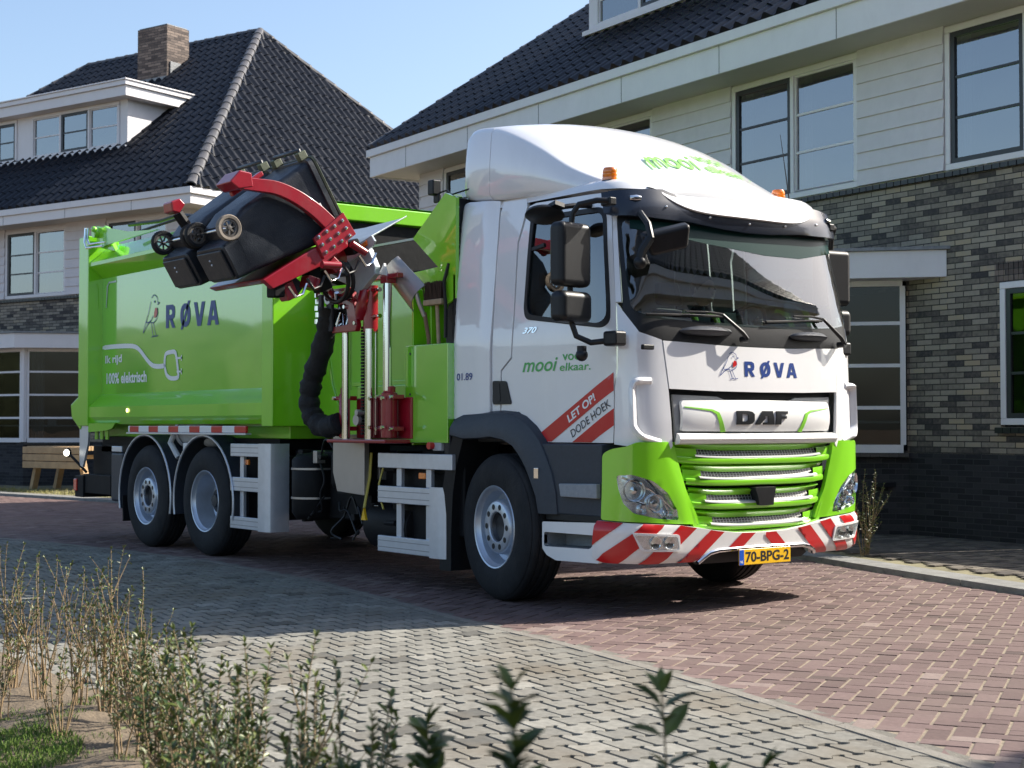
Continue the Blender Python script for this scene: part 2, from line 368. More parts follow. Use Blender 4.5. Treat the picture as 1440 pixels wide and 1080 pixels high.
class Nose:
    def __init__(s,pts,w,xf,wf,xrear=-2.0):
        s.o,s.S=_mk(pts,xrear); s.w=w; s.xf=xf; s.wf=wf; s.xr=xrear
    def __call__(s,u,z,off=0.0):
        if off:
            e=.004
            a=s(u-e,z);b=s(u+e,z);c=s(u,z-e);d=s(u,z+e)
            t1=[b[i]-a[i] for i in range(3)];t2=[d[i]-c[i] for i in range(3)]
            n=(t1[1]*t2[2]-t1[2]*t2[1],t1[2]*t2[0]-t1[0]*t2[2],t1[0]*t2[1]-t1[1]*t2[0])
            l=math.sqrt(sum(k*k for k in n)) or 1
            p=s(u,z)
            return tuple(p[i]-n[i]/l*off for i in range(3))
        a=abs(u)
        if a>=s.S[-1]:
            x,y=s.o[-1]; x-=a-s.S[-1]
        else:
            import bisect
            i=max(0,bisect.bisect_right(s.S,a)-1)
            i=min(i,len(s.S)-2)
            t=(a-s.S[i])/(s.S[i+1]-s.S[i])
            x=s.o[i][0]+(s.o[i+1][0]-s.o[i][0])*t; y=s.o[i][1]+(s.o[i+1][1]-s.o[i][1])*t
        f=1.0 if x>-.2 else max(0,1-(-.2-x)/(-.2-s.xr)*1.0)
        x+=_lerp(s.xf,z)*f
        y*=_lerp(s.wf,z)
        return (x,-y if u>0 else y,z)
    def s_of_x(s,x,z=1.5):
        lo,hi=s.S[-1]*.6,3.5
        for _ in range(50):
            m=(lo+hi)/2
            if s(m,z)[0]>x: lo=m
            else: hi=m
        return lo
CAB=Nose([(0,0),(-.012,.45),(-.035,.80),(-.065,.97),(-.12,1.09),(-.21,1.15),(-.35,1.17),(-.5,1.17)],1.17,
   [(1.0,.05),(1.3,.055),(1.9,.03),(2.1,.0),(2.7,-.13),(2.95,-.22)],[(1.0,1.0),(1.9,1.0),(2.5,.965),(2.8,.94),(2.95,.92)])
BUM=Nose([(0,0),(-.015,.5),(-.05,.9),(-.09,1.07),(-.16,1.175),(-.27,1.235),(-.45,1.25)],1.25,
   [(0.3,.0),(.42,.02),(.6,.04),(.8,.05),(1.15,.05)],[(.3,.98),(.42,1.0),(2,1.0)])
# ---------------------------------------------------------------- ground, roads
def interp(tab,x):
    if x<=tab[0][0]: return tab[0][1]
    for (a,b),(c,d) in zip(tab,tab[1:]):
        if x<=c:
            t=(x-a)/(c-a); return b+(d-b)*t
    return tab[-1][1]
NB=[(-30,-9.5),(-20,-5.2),(-14,-3.2),(-11.5,-2.5),(-9.66,-2.06),(-8.4,-1.8),(-7.25,-1.62),(-5.5,-1.45),(-3.4,-1.60),(-2.3,-1.77),(-.72,-2.05),(.5,-2.2),(1.5,-2.4),(2.3,-2.57),(3.56,-2.9),(4.2,-3.06),(9,-4.6)]
KB=[(-60,-10),(-30,-1.2),(-21,1.25),(-16,2.15),(-9,3.25),(-4,3.38),(-2.3,3.1),(-1.5,2.82),(-.45,2.48),(.69,2.13),(3,1.5),(10,-.8),(40,-12)]
EARTH=mat('earth',(.16,.125,.085),.95,nscale=3,namt=.35,bump=.8,bscale=30)
m=MB(); m.poly([(-400,-400,-.06),(400,-400,-.06),(400,400,-.06),(-400,400,-.06)]); tag(m.build('ground',EARTH),kind='structure')
SAND=mat('joint_sand',(.25,.205,.15),.95,nscale=25,namt=.3,bump=.6,bscale=120)
MOSSJ=mat('joint_dark_moss',(.045,.042,.026),.95,nscale=14,namt=.5,bump=.8,bscale=90)
xs=[-26+.5*i for i in range(67)]
m=MB()
for a,b in zip(xs,xs[1:]):
    m.poly([(a,interp(NB,a)-.02,-.0042),(b,interp(NB,b)-.02,-.0042),(b,interp(KB,b)+.05,-.0042),(a,interp(KB,a)+.05,-.0042)])
tag(m.build('road_bed',SAND),kind='structure')
m=MB()
for a,b in zip(xs,xs[1:]):
    m.poly([(a,-9.0,-.011),(b,-9.0,-.011),(b,interp(NB,b),-.011),(a,interp(NB,a),-.011)])
tag(m.build('parking_bed',MOSSJ),kind='structure')
def stone(m, pts, z, cham, rnd, depth=.014):
    cx=sum(p[0] for p in pts)/len(pts); cy=sum(p[1] for p in pts)/len(pts)
    dz=rnd.uniform(-.0015,.0015); tx=rnd.uniform(-.008,.008); ty=rnd.uniform(-.008,.008)
    top=[]; mid=[]; bot=[]
    for x,y in pts:
        l=math.hypot(x-cx,y-cy); k=(l-cham)/l; zz=z+dz+tx*(x-cx)+ty*(y-cy)
        top.append(m.v((cx+(x-cx)*k,cy+(y-cy)*k,zz))); bot.append(m.v((x,y,zz-depth)))
    m.f(top); n=len(pts)
    for i in range(n): m.f((bot[i],bot[(i+1)%n],top[(i+1)%n],top[i]))
rnd=random.Random(3)
ROADB=tint_mat('red_pavers',[(0,(.052,.033,.028)),(.12,(.098,.060,.054)),(.6,(.134,.085,.078)),(.95,(.172,.116,.106)),(1,(.22,.165,.145))],.8,nscale=34,namt=.22,stain=.4,stcol=(.15,.11,.09))
W_=.105; g=.0035; th=R(29.5); c_,s_=math.cos(th),math.sin(th)
m=MB()
for i in range(-260,120):
    for j in range(-120,260):
        k=(i-j)%4
        if k not in (0,3): continue
        lx,ly=(2,1) if k==0 else (1,2)
        ox,oy=i*W_,j*W_; mx_,my_=ox+lx*W_/2,oy+ly*W_/2
        X=mx_*c_-my_*s_; Y=mx_*s_+my_*c_
        if X<-26 or X>6.4 or Y<interp(NB,X)+.03 or Y>interp(KB,X)-.02: continue
        gx=.0062; gy=.0024
        q=[(ox+gx,oy+gy),(ox+lx*W_-gx,oy+gy),(ox+lx*W_-gx,oy+ly*W_-gy),(ox+gx,oy+ly*W_-gy)]
        r_=rnd.random(); m.col=.05 if r_<.05 else min(1,max(.12,rnd.gauss(.5,.2)))
        if Y<interp(NB,X)+.45*(.5+.5*math.sin(X*1.7)+.5): m.col=min(1,m.col+.55*rnd.random())
        stone(m,[(a*c_-b*s_,a*s_+b*c_) for a,b in q],0,.0035,rnd,.009)
tag(m.build('road',ROADB,flat=True),kind='structure')
GREYB=tint_mat('grey_pavers',[(0,(.07,.068,.06)),(.15,(.145,.14,.122)),(.7,(.205,.198,.172)),(1,(.265,.256,.225))],.85,nscale=26,namt=.28,stain=.6,stcol=(.135,.108,.072))
BEDX=[(-14,-5.3),(-.8,-5.08),(.3,-4.92),(2.4,-5.2),(3.2,-5.6),(6,-6.6),(9,-8.2)]
th=R(-7); c_,s_=math.cos(th),math.sin(th); H_=.165; PI_=.172; wf=.102; ww=.070
m=MB()
for i in range(-90,45):
    for j in range(-60,25):
        ox,oy=i*PI_,j*H_+(H_/2 if i%2 else 0)
        X=ox*c_-oy*s_; Y=ox*s_+oy*c_
        if X<-13 or X>6.5 or Y>interp(NB,X)-.05 or Y<interp(BEDX,X)-.02 or Y<-8: continue
        g=.0058; h=H_/2-g
        q=[(-wf+g+.022,-h),(wf-g-.022,-h),(wf-g,-h+.020),(wf-g,-.050),(ww-g,-.022),(ww-g,.022),(wf-g,.050),(wf-g,h-.020),(wf-g-.022,h),(-wf+g+.022,h),(-wf+g,h-.020),(-wf+g,.050),(-ww+g,.022),(-ww+g,-.022),(-wf+g,-.050),(-wf+g,-h+.020)]
        q=[(ox+a,oy+b) for a,b in q]
        r_=rnd.random(); m.col=.05 if r_<.06 else min(1,max(.12,rnd.gauss(.55,.2)))
        stone(m,[(a*c_-b*s_,a*s_+b*c_) for a,b in q],.002,.004,rnd,.016)
tag(m.build('parking_surface',GREYB,flat=True),kind='structure')
CONC=mat('kerb_concrete',(.20,.20,.19),.88,nscale=7,namt=.3,bump=.5,bscale=90,dirt=.45)
def strip(name,tab,x0,x1,o0,o1,z0,z1,seg,matl,gap=.004):
    m=MB(); x=x0
    while x<x1:
        b=min(x1,x+seg); n=2
        for k in range(n):
            p=x+(b-x)*k/n+(gap if k==0 else 0); q=x+(b-x)*(k+1)/n-(gap if k==n-1 else 0)
            yp,yq=interp(tab,p),interp(tab,q)
            m.hexa([(p,yp+o0,z0),(q,yq+o0,z0),(q,yq+o1,z0),(p,yp+o1,z0),(p,yp+o0,z1),(q,yq+o0,z1),(q,yq+o1,z1),(p,yp+o1,z1)])
        x=b
    return tag(m.build(name,matl,flat=True),kind='structure')
strip('kerb',KB,-40,12,0,.33,-.05,.045,1.0,CONC)
m=MB()
for a,b in zip(xs,xs[1:]):
    m.poly([(a,interp(NB,a)-.19,-.0012),(b,interp(NB,b)-.19,-.0012),(b,interp(NB,b)+.10,-.0012),(a,interp(NB,a)+.10,-.0012)])
tag(m.build('edge_mortar',mat('edge_mortar_mat',(.15,.14,.118),.95,nscale=18,namt=.35,bump=.6,bscale=90)),kind='structure')
strip('edging_strip',NB,-14,6,-.045,.025,-.05,.0045,.9,mat('edge_concrete',(.20,.185,.16),.9,nscale=9,namt=.25,bump=.5,bscale=80,dirt=.4))
# raised front gardens behind the kerb
m=MB()
for a,b in zip([-40+1*i for i in range(60)],[-39+1*i for i in range(60)]):
    m.poly([(a,interp(KB,a)+.33,.04),(b,interp(KB,b)+.33,.04),(b,60,.04),(a,60,.04)])
VERGE=mat('verge_earth',(.19,.17,.10),.95,nscale=1.2,namt=.45,bump=.8,bscale=25)
tag(m.build('verge',VERGE),kind='structure')
PAVD=tint_mat('garden_pavers',[(0,(.05,.042,.035)),(.5,(.10,.085,.068)),(1,(.17,.145,.11))],.85,nscale=25,namt=.3)
m=MB()
for i in range(0,110):
    for j in range(0,52):
        X=-7+i*.105; Y=1.2+j*.21+(.105 if i%2 else 0)
        if Y<interp(KB,X)+.45 or Y>7.5: continue
        m.col=rnd.random(); stone(m,[(X+.004,Y+.004),(X+.101,Y+.004),(X+.101,Y+.206),(X+.004,Y+.206)],.056,.004,rnd,.01)
tag(m.build('garden_path',PAVD,flat=True),kind='structure')
# planting bed in the foreground: bare sandy soil
def soil_h(x,y):
    return .035+.03*math.sin(x*2.1+y*3.7)*math.sin(y*2.9-x)+.02*math.sin(7*x+2*y)*math.sin(5*y+x)+.008*math.sin(23*x)*math.sin(19*y)
m=MB(); 
def sfn(u,v):
    x=-13+22*u; y0=interp(BEDX,x)-.06; y=y0-5.0*v*v-.0*v
    e=min(1,v*14); return (x,y,(-.02)+(soil_h(x,y)+.03)*e)
m.grid(sfn,330,70,flip=True)
SOIL=mat('bed_soil',(.135,.105,.072),.97,nscale=9,namt=.4,bump=1.,bscale=45)
tag(m.build('soil',SOIL,fixn=False),kind='structure')
# ---------------------------------------------------------------- house materials
BRICK=brick_mat('brick_mixed',[(0,(.045,.040,.040)),(.14,(.088,.075,.066)),(.30,(.155,.133,.108)),(.56,(.235,.203,.163)),(.8,(.30,.262,.21)),(1,(.35,.28,.19))],mortar=(.035,.033,.030))
BRICKD=brick_mat('brick_black_plinth',[(0,(.008,.008,.010)),(.5,(.018,.018,.022)),(1,(.035,.033,.036))],mortar=(.040,.040,.042))
BRICKC=brick_mat('brick_chimney',[(0,(.06,.045,.04)),(.5,(.13,.10,.085)),(1,(.22,.17,.14))])
SIDING=mat('cladding_board',(.63,.60,.61),.6,nscale=4,namt=.06,bump=.15,bscale=60,dirt=.12)
TRIM=mat('white_trim',(.71,.69,.70),.45,nscale=3,namt=.04,dirt=.1)
SOFFIT=mat('soffit_board',(.50,.48,.44),.6,nscale=4,namt=.05)
SASH=mat('dark_sash',(.030,.032,.036),.4,nscale=20,namt=.1)
TILE=mat('roof_tile',(.008,.010,.015),.36,spec=.26,nscale=5,namt=.5,rvar=.1,bump=.1,bscale=40)
RIDGE=mat('ridge_tile',(.075,.072,.074),.45,nscale=6,namt=.25,bump=.2,bscale=40)
LEAD=mat('lead_flashing',(.20,.21,.22),.5,metal=.3,nscale=15,namt=.3,bump=.4,bscale=30)
PANE=glass_mat('window_pane',(.42,.46,.48),ior=1.9,bump=.25,extra=.18)
PANE2=glass_mat('bay_pane',(.40,.44,.45),ior=1.5,bump=.2)
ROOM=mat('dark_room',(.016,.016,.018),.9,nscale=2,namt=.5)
CURT=mat('curtain',(.55,.52,.50),.9,nscale=6,namt=.1)
SILLT=mat('sill_tile',(.018,.018,.02),.35,nscale=9,namt=.2)
def window(rt, u0,u1,z0,z1, v, lights, bars=2, depth=.12, fr=.07, name='window', room=True, curtain=None, pane=None):
    """white outer frame; lights = [(fraction, dark sash?, tilt)]"""
    m=MB(); f0,f1=v+.02,v+depth
    m.box(u0,u1,f0,f1,z0,z0+fr); m.box(u0,u1,f0,f1,z1-fr,z1)
    m.box(u0,u0+fr,f0,f1,z0+fr,z1-fr); m.box(u1-fr,u1,f0,f1,z0+fr,z1-fr)
    tot=sum(l[0] for l in lights); W=u1-u0-2*fr-(len(lights)-1)*fr*.9; u=u0+fr; spans=[]
    for k,l in enumerate(lights):
        w_=W*l[0]/tot; spans.append((u,u+w_))
        if k<len(lights)-1: m.box(u+w_,u+w_+fr*.9,f0+.002,f1,z0+fr,z1-fr)
        u+=w_+fr*.9
    fo=m.build(name,TRIM,rt,bevel=.006,seg=1)
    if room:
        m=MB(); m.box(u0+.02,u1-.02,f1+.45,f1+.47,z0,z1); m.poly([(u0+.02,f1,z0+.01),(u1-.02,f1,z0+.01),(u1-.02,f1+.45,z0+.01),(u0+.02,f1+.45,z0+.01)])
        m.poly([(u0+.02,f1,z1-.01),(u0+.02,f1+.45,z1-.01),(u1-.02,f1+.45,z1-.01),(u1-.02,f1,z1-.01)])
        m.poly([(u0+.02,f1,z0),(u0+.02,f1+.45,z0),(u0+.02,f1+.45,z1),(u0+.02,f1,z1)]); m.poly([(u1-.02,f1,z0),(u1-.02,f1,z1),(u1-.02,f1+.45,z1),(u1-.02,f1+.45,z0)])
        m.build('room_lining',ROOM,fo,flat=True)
    for (a,b),l in zip(spans,lights):
        s=.055 if l[1] else .022; zz0,zz1=z0+fr,z1-fr; y0=f0+(.015 if l[1] else .03); y1=y0+.05
        m=MB(); m.box(a,b,y0,y1,zz0,zz0+s); m.box(a,b,y0,y1,zz1-s,zz1); m.box(a,a+s,y0,y1,zz0+s,zz1-s); m.box(b-s,b,y0,y1,zz0+s,zz1-s)
        for q in range(bars):
            zc=zz0+s+(zz1-zz0-2*s)*(q+1)/(bars+1); m.box(a+s,b-s,y0+.008,y1-.008,zc-.014,zc+.014)
        so_=m.build('sash',SASH if l[1] else TRIM,fo,flat=True)
        if len(l)>2 and l[2]: pass
        m=MB(); m.box(a+s*.6,b-s*.6,y0+.024,y0+.030,zz0+s*.6,zz1-s*.6); m.build('pane',pane or PANE,fo,flat=True)
        if curtain:
            m=MB(); n=10; cw=(b-a)*curtain
            m.grid(lambda p,q:(a+.03+cw*p,f1+.06+.015*math.sin(p*22),zz0+(zz1-zz0)*q),n*3,1); m.build('curtain',CURT,fo)
    return fo
def wall_rects(m,u0,u1,z0,z1,v,openings,reveal=.10):
    us=sorted({u0,u1,*[a for o in openings for a in o[:2]]}); us=[u for u in us if u0<=u<=u1]
    for a,b in zip(us,us[1:]):
        zs=[z0]
        for o in sorted(openings,key=lambda o:o[2]):
            if o[0]<=a+1e-6 and o[1]>=b-1e-6: zs+= [o[2],o[3]]
        zs.append(z1)
        for c,d in zip(zs[::2],zs[1::2]):
            if d-c>1e-4: m.poly([(a,v,c),(b,v,c),(b,v,d),(a,v,d)])
    for a,b,c,d in openings:
        m.poly([(a,v,c),(a,v,d),(a,v+reveal,d),(a,v+reveal,c)]); m.poly([(b,v,c),(b,v+reveal,c),(b,v+reveal,d),(b,v,d)])
        m.poly([(a,v,c),(a,v+reveal,c),(b,v+reveal,c),(b,v,c)]); m.poly([(a,v,d),(b,v,d),(b,v+reveal,d),(a,v+reveal,d)])
def tile_slope(m, org, sdir, tdir, nrm, T, lo, hi, course=.36, pitch=.25, amp=.060):
    """pantiles on a slope: s along the eave, t up the slope; lo(t),hi(t) = limits in s"""
    org,sdir,tdir,nrm=map(Vector,(org,sdir,tdir,nrm)); n=int(T/course+.999)
    for j in range(n):
        t0=j*course; t1=min(T,t0+course*1.06)
        if t0>=T: break
        a,b=min(lo(t0),lo(t1)),max(hi(t0),hi(t1))
        k0=int(math.floor(a/pitch*6)); k1=int(math.ceil(b/pitch*6)); rows=[]
        for tt,lift in ((t0,.0),(t0,.034),(t1,.016)):
            l_,h_=lo(min(tt,T)),hi(min(tt,T)); row=[]
            for k in range(k0,k1+1):
                s_=min(max(k*pitch/6,l_),h_); ph=(s_/pitch)%1
                w_=amp*(.5+.5*math.cos(2*math.pi*ph))**1.3*1.25
                row.append(m.v(org+sdir*s_+tdir*tt+nrm*(lift+w_ if lift>0 else lift-.01)))
            rows.append(row)
        for r0,r1 in zip(rows,rows[1:]):
            for q in range(len(r0)-1): m.f((r0[q],r0[q+1],r1[q+1],r1[q]))
def ridge_caps(m,a,b,r=.105,seg=.36):
    a=Vector(a); b=Vector(b); d=b-a; L=d.length; d.normalize(); n=max(1,int(L/seg)); st=L/n
    u=Vector((0,0,1)); u=(u-d*u.dot(d)).normalized(); w_=d.cross(u)
    for i in range(n):
        p=a+d*st*i; q=p+d*st*1.08
        for (A,B,r0,r1,k) in ((p,q,r*1.12,r*.92,0),):
            secs=[[P+(w_*math.cos(math.pi*t/8)*rr+u*(math.sin(math.pi*t/8)*rr*.85)) for t in range(9)] for P,rr in ((A,r0*.8),(A+d*.012,r0),(A+d*.06,r0),(A+d*.065,r0*.94),(B,r1))]
            m.loft(secs,cap=False,closed=False)
def house(name,label,loc,rz,uL,uR,D,ov,zs0,zf,zr,rl,rr,front_open,siding_span,group=None):
    """walls uL..uR, depth D; roof: eave overhang ov, fascia zs0..zf, ridge from rl to rr at height zr"""
    rt=root(name,label,'house',loc,rz,group)
    # lower brick and plinth
    zb=4.0
    m=MB(); wall_rects(m,uL,uR,0.93,zb,0,[o for o in front_open if o[2]<3.9 and o[3]>1])
    m.poly([(uR,0,.93),(uR,D,.93),(uR,D,zb),(uR,0,zb)]); m.poly([(uL,0,.93),(uL,0,zb),(uL,D,zb),(uL,D,.93)]); m.poly([(uR,D,0),(uL,D,0),(uL,D,zs0),(uR,D,zs0)])
    m.build('brick_wall',BRICK,rt,flat=True)
    m=MB(); e=.012
    m.box(uL-e,uR+e,-e,.1,-.1,.928); m.box(uR-.1,uR+e,.102,D,-.1,.928); m.box(uL-e,uL+.1,.102,D,-.1,.928); m.build('plinth',BRICKD,rt,flat=True)
    # cladding boards
    ops=[o for o in front_open if o[2]>3.9]
    m=MB(); wall_rects(m,uL,uR,zb,zs0,.02,[(a,b,c,d) for a,b,c,d in ops],.08)
    m.poly([(uR-.02,.02,zb),(uR-.02,D,zb),(uR-.02,D,zs0),(uR-.02,.02,zs0)]); m.poly([(uL+.02,.02,zb),(uL+.02,.02,zs0),(uL+.02,D,zs0),(uL+.02,D,zb)]); 
    m.build('upper_wall',SIDING,rt,flat=True)
    edges=[uL]+[x for o in sorted(ops) for x in (o[0],o[1])]+[uR]
    for a,b in zip(edges[::2],edges[1::2]):
        if b-a<.08: continue
        m=MB(); nb=8; h=(zs0-zb)/nb
        for k in range(nb):
            z=zb+k*h+.02*(k==0); z1=zb+(k+1)*h
            m.hexa([(a+.004,-.040,z+.004),(b-.004,-.040,z+.004),(b-.004,.018,z+.004),(a+.004,.018,z+.004),(a+.004,-.016,z1+.008),(b-.004,-.016,z1+.008),(b-.004,.016,z1+.008),(a+.004,.016,z1+.008)])
        m.build('cladding',SIDING,rt,flat=True)
    m=MB(); nb=8; h=(zs0-zb)/nb
    for sd,ux in ((1,uR),(-1,uL)):
        for k in range(nb):
            z=zb+k*h+.004; z1=zb+(k+1)*h+.008
            xo,xi,xt=ux+sd*.022,ux-sd*.018,ux-sd*.002
            m.hexa([(xo,-.03,z),(xi,-.03,z),(xi,D,z),(xo,D,z),(xt,-.03,z1),(xi,-.03,z1),(xi,D,z1),(xt,D,z1)])
    m.build('side_cladding',SIDING,rt,flat=True)
    m=MB(); u=uL
    while u<uR: m.box(u+.004,min(u+.098,uR),-.055,.03,zb-.055,zb-.002); u+=.105
    m.build('tile_band',SILLT,rt,flat=True)
    # soffit, fascia, gutter edge
    A,B,C_,E_=uL-ov,uR+ov,-ov,D+ov
    m=MB(); m.box(A+.03,B-.03,C_+.03,E_-.03,zs0,zs0+.02); m.build('soffit',SOFFIT,rt,flat=True)
    m=MB(); t=.03
    def ring(x0,x1,y0,y1,z0,z1,t):
        m.box(x0,x1,y0,y0+t,z0,z1); m.box(x0,x1,y1-t,y1,z0,z1); m.box(x0,x0+t,y0+t,y1-t,z0,z1); m.box(x1-t,x1,y0+t,y1-t,z0,z1)
    ring(A,B,C_,E_,zs0-.02,zf-.13,t); ring(A-.05,B+.05,C_-.05,E_+.05,zf-.128,zf,t+.06)
    m.build('fascia',TRIM,rt,bevel=.004,seg=1)
    m=MB(); u=A+1.3
    while u<B: m.box(u-.003,u+.003,C_-.004,C_,zs0-.02,zf-.13); u+=2.0
    m.build('fascia_joint',SASH,rt,flat=True)
    # roof
    vr=D/2; slf=math.hypot(vr-C_,zr-zf); t1=Vector((0,vr-C_,zr-zf)).normalized(); n1=Vector((0,-(zr-zf),vr-C_)).normalized()
    m=MB(); z0=zf-.02
    tile_slope(m,(0,C_-.03,z0),(1,0,0),t1,n1,slf,lambda t:A+(rl-A)*t/slf,lambda t:B+(rr-B)*t/slf)
    m.build('roof_front',TILE,rt,ang=60)
    sr=math.hypot(B-rr,zr-zf); t2=Vector((rr-B,0,zr-zf)).normalized(); n2=Vector((zr-zf,0,B-rr)).normalized()
    m=MB(); tile_slope(m,(B+.03,0,z0),(0,1,0),t2,n2,sr,lambda t:C_+(vr-C_)*t/sr,lambda t:E_+(vr-E_)*t/sr)
    m.build('roof_end',TILE,rt,ang=60)
    m=MB()
    m.poly([(A,E_,z0),(rl,vr,zr-.02),(rr,vr,zr-.02),(B,E_,z0)]); m.poly([(A,C_,z0),(rl,vr,zr-.02),(A,E_,z0)])
    m.build('roof_back',TILE,rt,flat=True)
    for a,b in (((B,C_,z0+.03),(rr,vr,zr+.03)),((A,C_,z0+.03),(rl,vr,zr+.03)),((B,E_,z0+.03),(rr,vr,zr+.03)),((A,E_,z0+.03),(rl,vr,zr+.03)),((rl,vr,zr+.02),(rr,vr,zr+.02))):
        m=MB(); ridge_caps(m,a,b); m.build('ridge_cap',RIDGE,rt,ang=50)
    return rt
def bay(rt,uA,uB,d,zsill=.96,ztop=2.86):
    P=[(uA,0),(uA+d,-d),(uB-d,-d),(uB,0)]
    m=MB(); q=[(uA-.0,-.014),(uA+d,-d-.014),(uB-d,-d-.014),(uB,-.014)]
    m.prism([(x,y,-.1) for x,y in q],(0,0,1.03)); m.build('bay_plinth',BRICKD,rt,flat=True)
    for x,y in P[1:3]: m=MB(); m.cyl((x,y,zsill-.02),(x,y,ztop+.02),.075,n=8); m.build('bay_post',TRIM,rt,flat=True)
    for (a,b) in zip(P,P[1:]):
        a=Vector(a); b=Vector(b); L=(b-a).length; th=math.atan2(b.y-a.y,b.x-a.x)
        M=Matrix.Translation((a.x,a.y,0))@Matrix.Rotation(th,4,'Z')
        n=max(1,round(L/1.1)); m=MB(); m.M=M; f=.06; e=.07
        m.box(e,L-e,-.04,.04,zsill-.03,zsill+f); m.box(e,L-e,-.04,.04,ztop-f,ztop)
        for k in range(n+1):
            u=e+(L-2*e)*k/n; m.box(u-f/2,u+f/2,-.038,.038,zsill+f,ztop-f)
        fo=m.build('bay_window',TRIM,rt,flat=True)
        for q in range(3):
            m=MB(); m.M=M; z=zsill+(ztop-zsill)*(q+1)/4; m.box(e+f/2,L-e-f/2,-.02,.02,z-.02,z+.02); m.build('glazing_bar',TRIM,fo,flat=True)
        m=MB(); m.M=M; m.box(e,L-e,-.003,.003,zsill+.02,ztop-.02); m.build('pane',PANE2,fo,flat=True)
    m=MB(); q=[(uA-.35,-.002),(uA+d-.16,-d-.38),(uB-d+.16,-d-.38),(uB+.55,-.002)]
    m.prism([(x,y,ztop) for x,y in q],(0,0,.30)); m.build('bay_canopy',TRIM,rt,bevel=.006,seg=1)
    q=[(uA-.4,-.004),(uA+d-.18,-d-.42),(uB-d+.18,-d-.42),(uB+.60,-.004)]
    m=MB(); m.prism([(x,y,ztop+.302) for x,y in q],(0,0,.035)); m.build('canopy_cover',LEAD,rt,flat=True)
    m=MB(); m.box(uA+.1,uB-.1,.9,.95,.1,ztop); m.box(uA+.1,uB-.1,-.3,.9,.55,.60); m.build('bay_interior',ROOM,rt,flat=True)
    for (qa,qb) in ((P[2],P[3]),(P[1],P[2])):
        a=Vector(qa); b=Vector(qb); L=(b-a).length; th=math.atan2(b.y-a.y,b.x-a.x); M=Matrix.Translation((a.x,a.y,0))@Matrix.Rotation(th,4,'Z')
        m=MB(); m.M=M; m.grid(lambda p,q:(.12+.26*p,.14+.018*math.sin(p*26),zsill+(ztop-zsill-.05)*q),30,1); m.build('curtain',CURT,rt)
        m=MB(); m.M=M; m.box(.1,L-.1,.10,.34,zsill+.30,zsill+.33); m.box(.45,.62,.16,.30,zsill+.331,zsill+.50); m.build('window_shelf',TRIM,rt,flat=True)
    m=MB(); u=0; a=Vector(P[2]); b=Vector(P[3]); L=(b-a).length; th=math.atan2(b.y-a.y,b.x-a.x); m.M=Matrix.Translation((a.x,a.y,0))@Matrix.Rotation(th,4,'Z')
    while u<L-.05: m.box(u+.003,u+.102,-.085,-.012,zsill-.075,zsill-.032); u+=.105
    m.build('bay_sill',SILLT,rt,flat=True)
def dormer(rt,u0,u1,v0,zroof,slope,zt,lights_spans):
    zb=zroof(v0); zw=zt-.35; vb=v0+(zt-zb)/slope
    m=MB()
    ops=[(a,b,zb+.04,zw-.02) for a,b,*_ in lights_spans]
    wall_rects(m,u0,u1,zb-.1,zw,v0,[o for o in ops],.08)
    for u in (u0,u1): m.poly([(u,v0,zb-.1),(u,v0,zw),(u,v0+(zw-zb)/slope,zw)] if u==u0 else [(u,v0,zb-.1),(u,v0+(zw-zb)/slope,zw),(u,v0,zw)])
    d=m.build('dormer',TRIM,rt,flat=True)
    m=MB(); m.box(u0-.28,u1+.28,v0-.3,vb+.3,zw,zt-.13); m.box(u0-.33,u1+.33,v0-.35,vb+.35,zt-.128,zt-.03); m.box(u0-.36,u1+.36,v0-.38,vb+.35,zt-.029,zt); m.build('dormer_roof',TRIM,d,bevel=.005,seg=1)
    m=MB(); m.box(u0-.05,u1+.05,v0-.10,v0+.02,zb-.04,zb+.035); m.build('dormer_sill',TRIM,d,flat=True)
    for a,b,L_,dark in lights_spans:
        pass
    return d,zb,zw
SL=.805
# house on the right
H1=house('brick_house','brick house with pale cladding and bay behind the truck cab',(-3.047,5.93,.04),R(-4.4),-11.3,1.9,11.0,.66,5.62,6.08,10.6,-9.4,-1.2,
   [(-10.5,-8.6,4.12,5.6),(-7.0,-4.8,4.12,5.6),(-3.17,-.97,4.12,5.6),(.32,1.42,4.12,5.6),(1.03,1.75,1.22,2.74),(-3.93,-.255,.95,2.90)],None)
for a,b,l in ((-10.5,-8.6,[(1,1),(1,0)]),(-7.0,-4.8,[(1,1),(1,0)]),(-3.17,-.97,[(1,1),(1,0)]),(.32,1.42,[(1,1)])): window(H1,a,b,4.02,5.6,-.03,l,curtain=.14 if a>-4 else None)
window(H1,1.03,1.75,1.24,2.74,-.03,[(1,1)],bars=2,pane=PANE2)
m=MB()
for k in range(16): m.box(.97+k*.0625,.97+k*.0625+.052,-.008,.02,2.745,2.955)
m.build('soldier_course',BRICKC,H1,flat=True)
m=MB()
for k in range(8): m.box(1.0+k*.105,1.0+k*.105+.098,-.07,.02,1.155,1.215)
m.build('window_sill',SILLT,H1,flat=True)
bay(H1,-3.95,-.22,.9)
d1,zb,zw=dormer(H1,-7.75,-2.6,1.05,lambda v:6.08+SL*(v+.66),SL,8.75,[(-7.55,-5.3,0,0),(-5.1,-2.8,0,0)])
for a,b in ((-7.55,-5.3),(-5.1,-2.8)): 
    w_=window(H1,a,b,zb+.04,zw-.02,1.0,[(1,0),(1,1)],bars=1)
m=MB(); m.cyl((1.78,-.08,.1),(1.78,-.08,5.6),.035,n=12)
for z in (1.,2.2,3.4,4.6): m.cyl((1.78,-.08,z),(1.78,-.08,z+.03),.043,n=12)
m.build('downpipe',TRIM,H1)
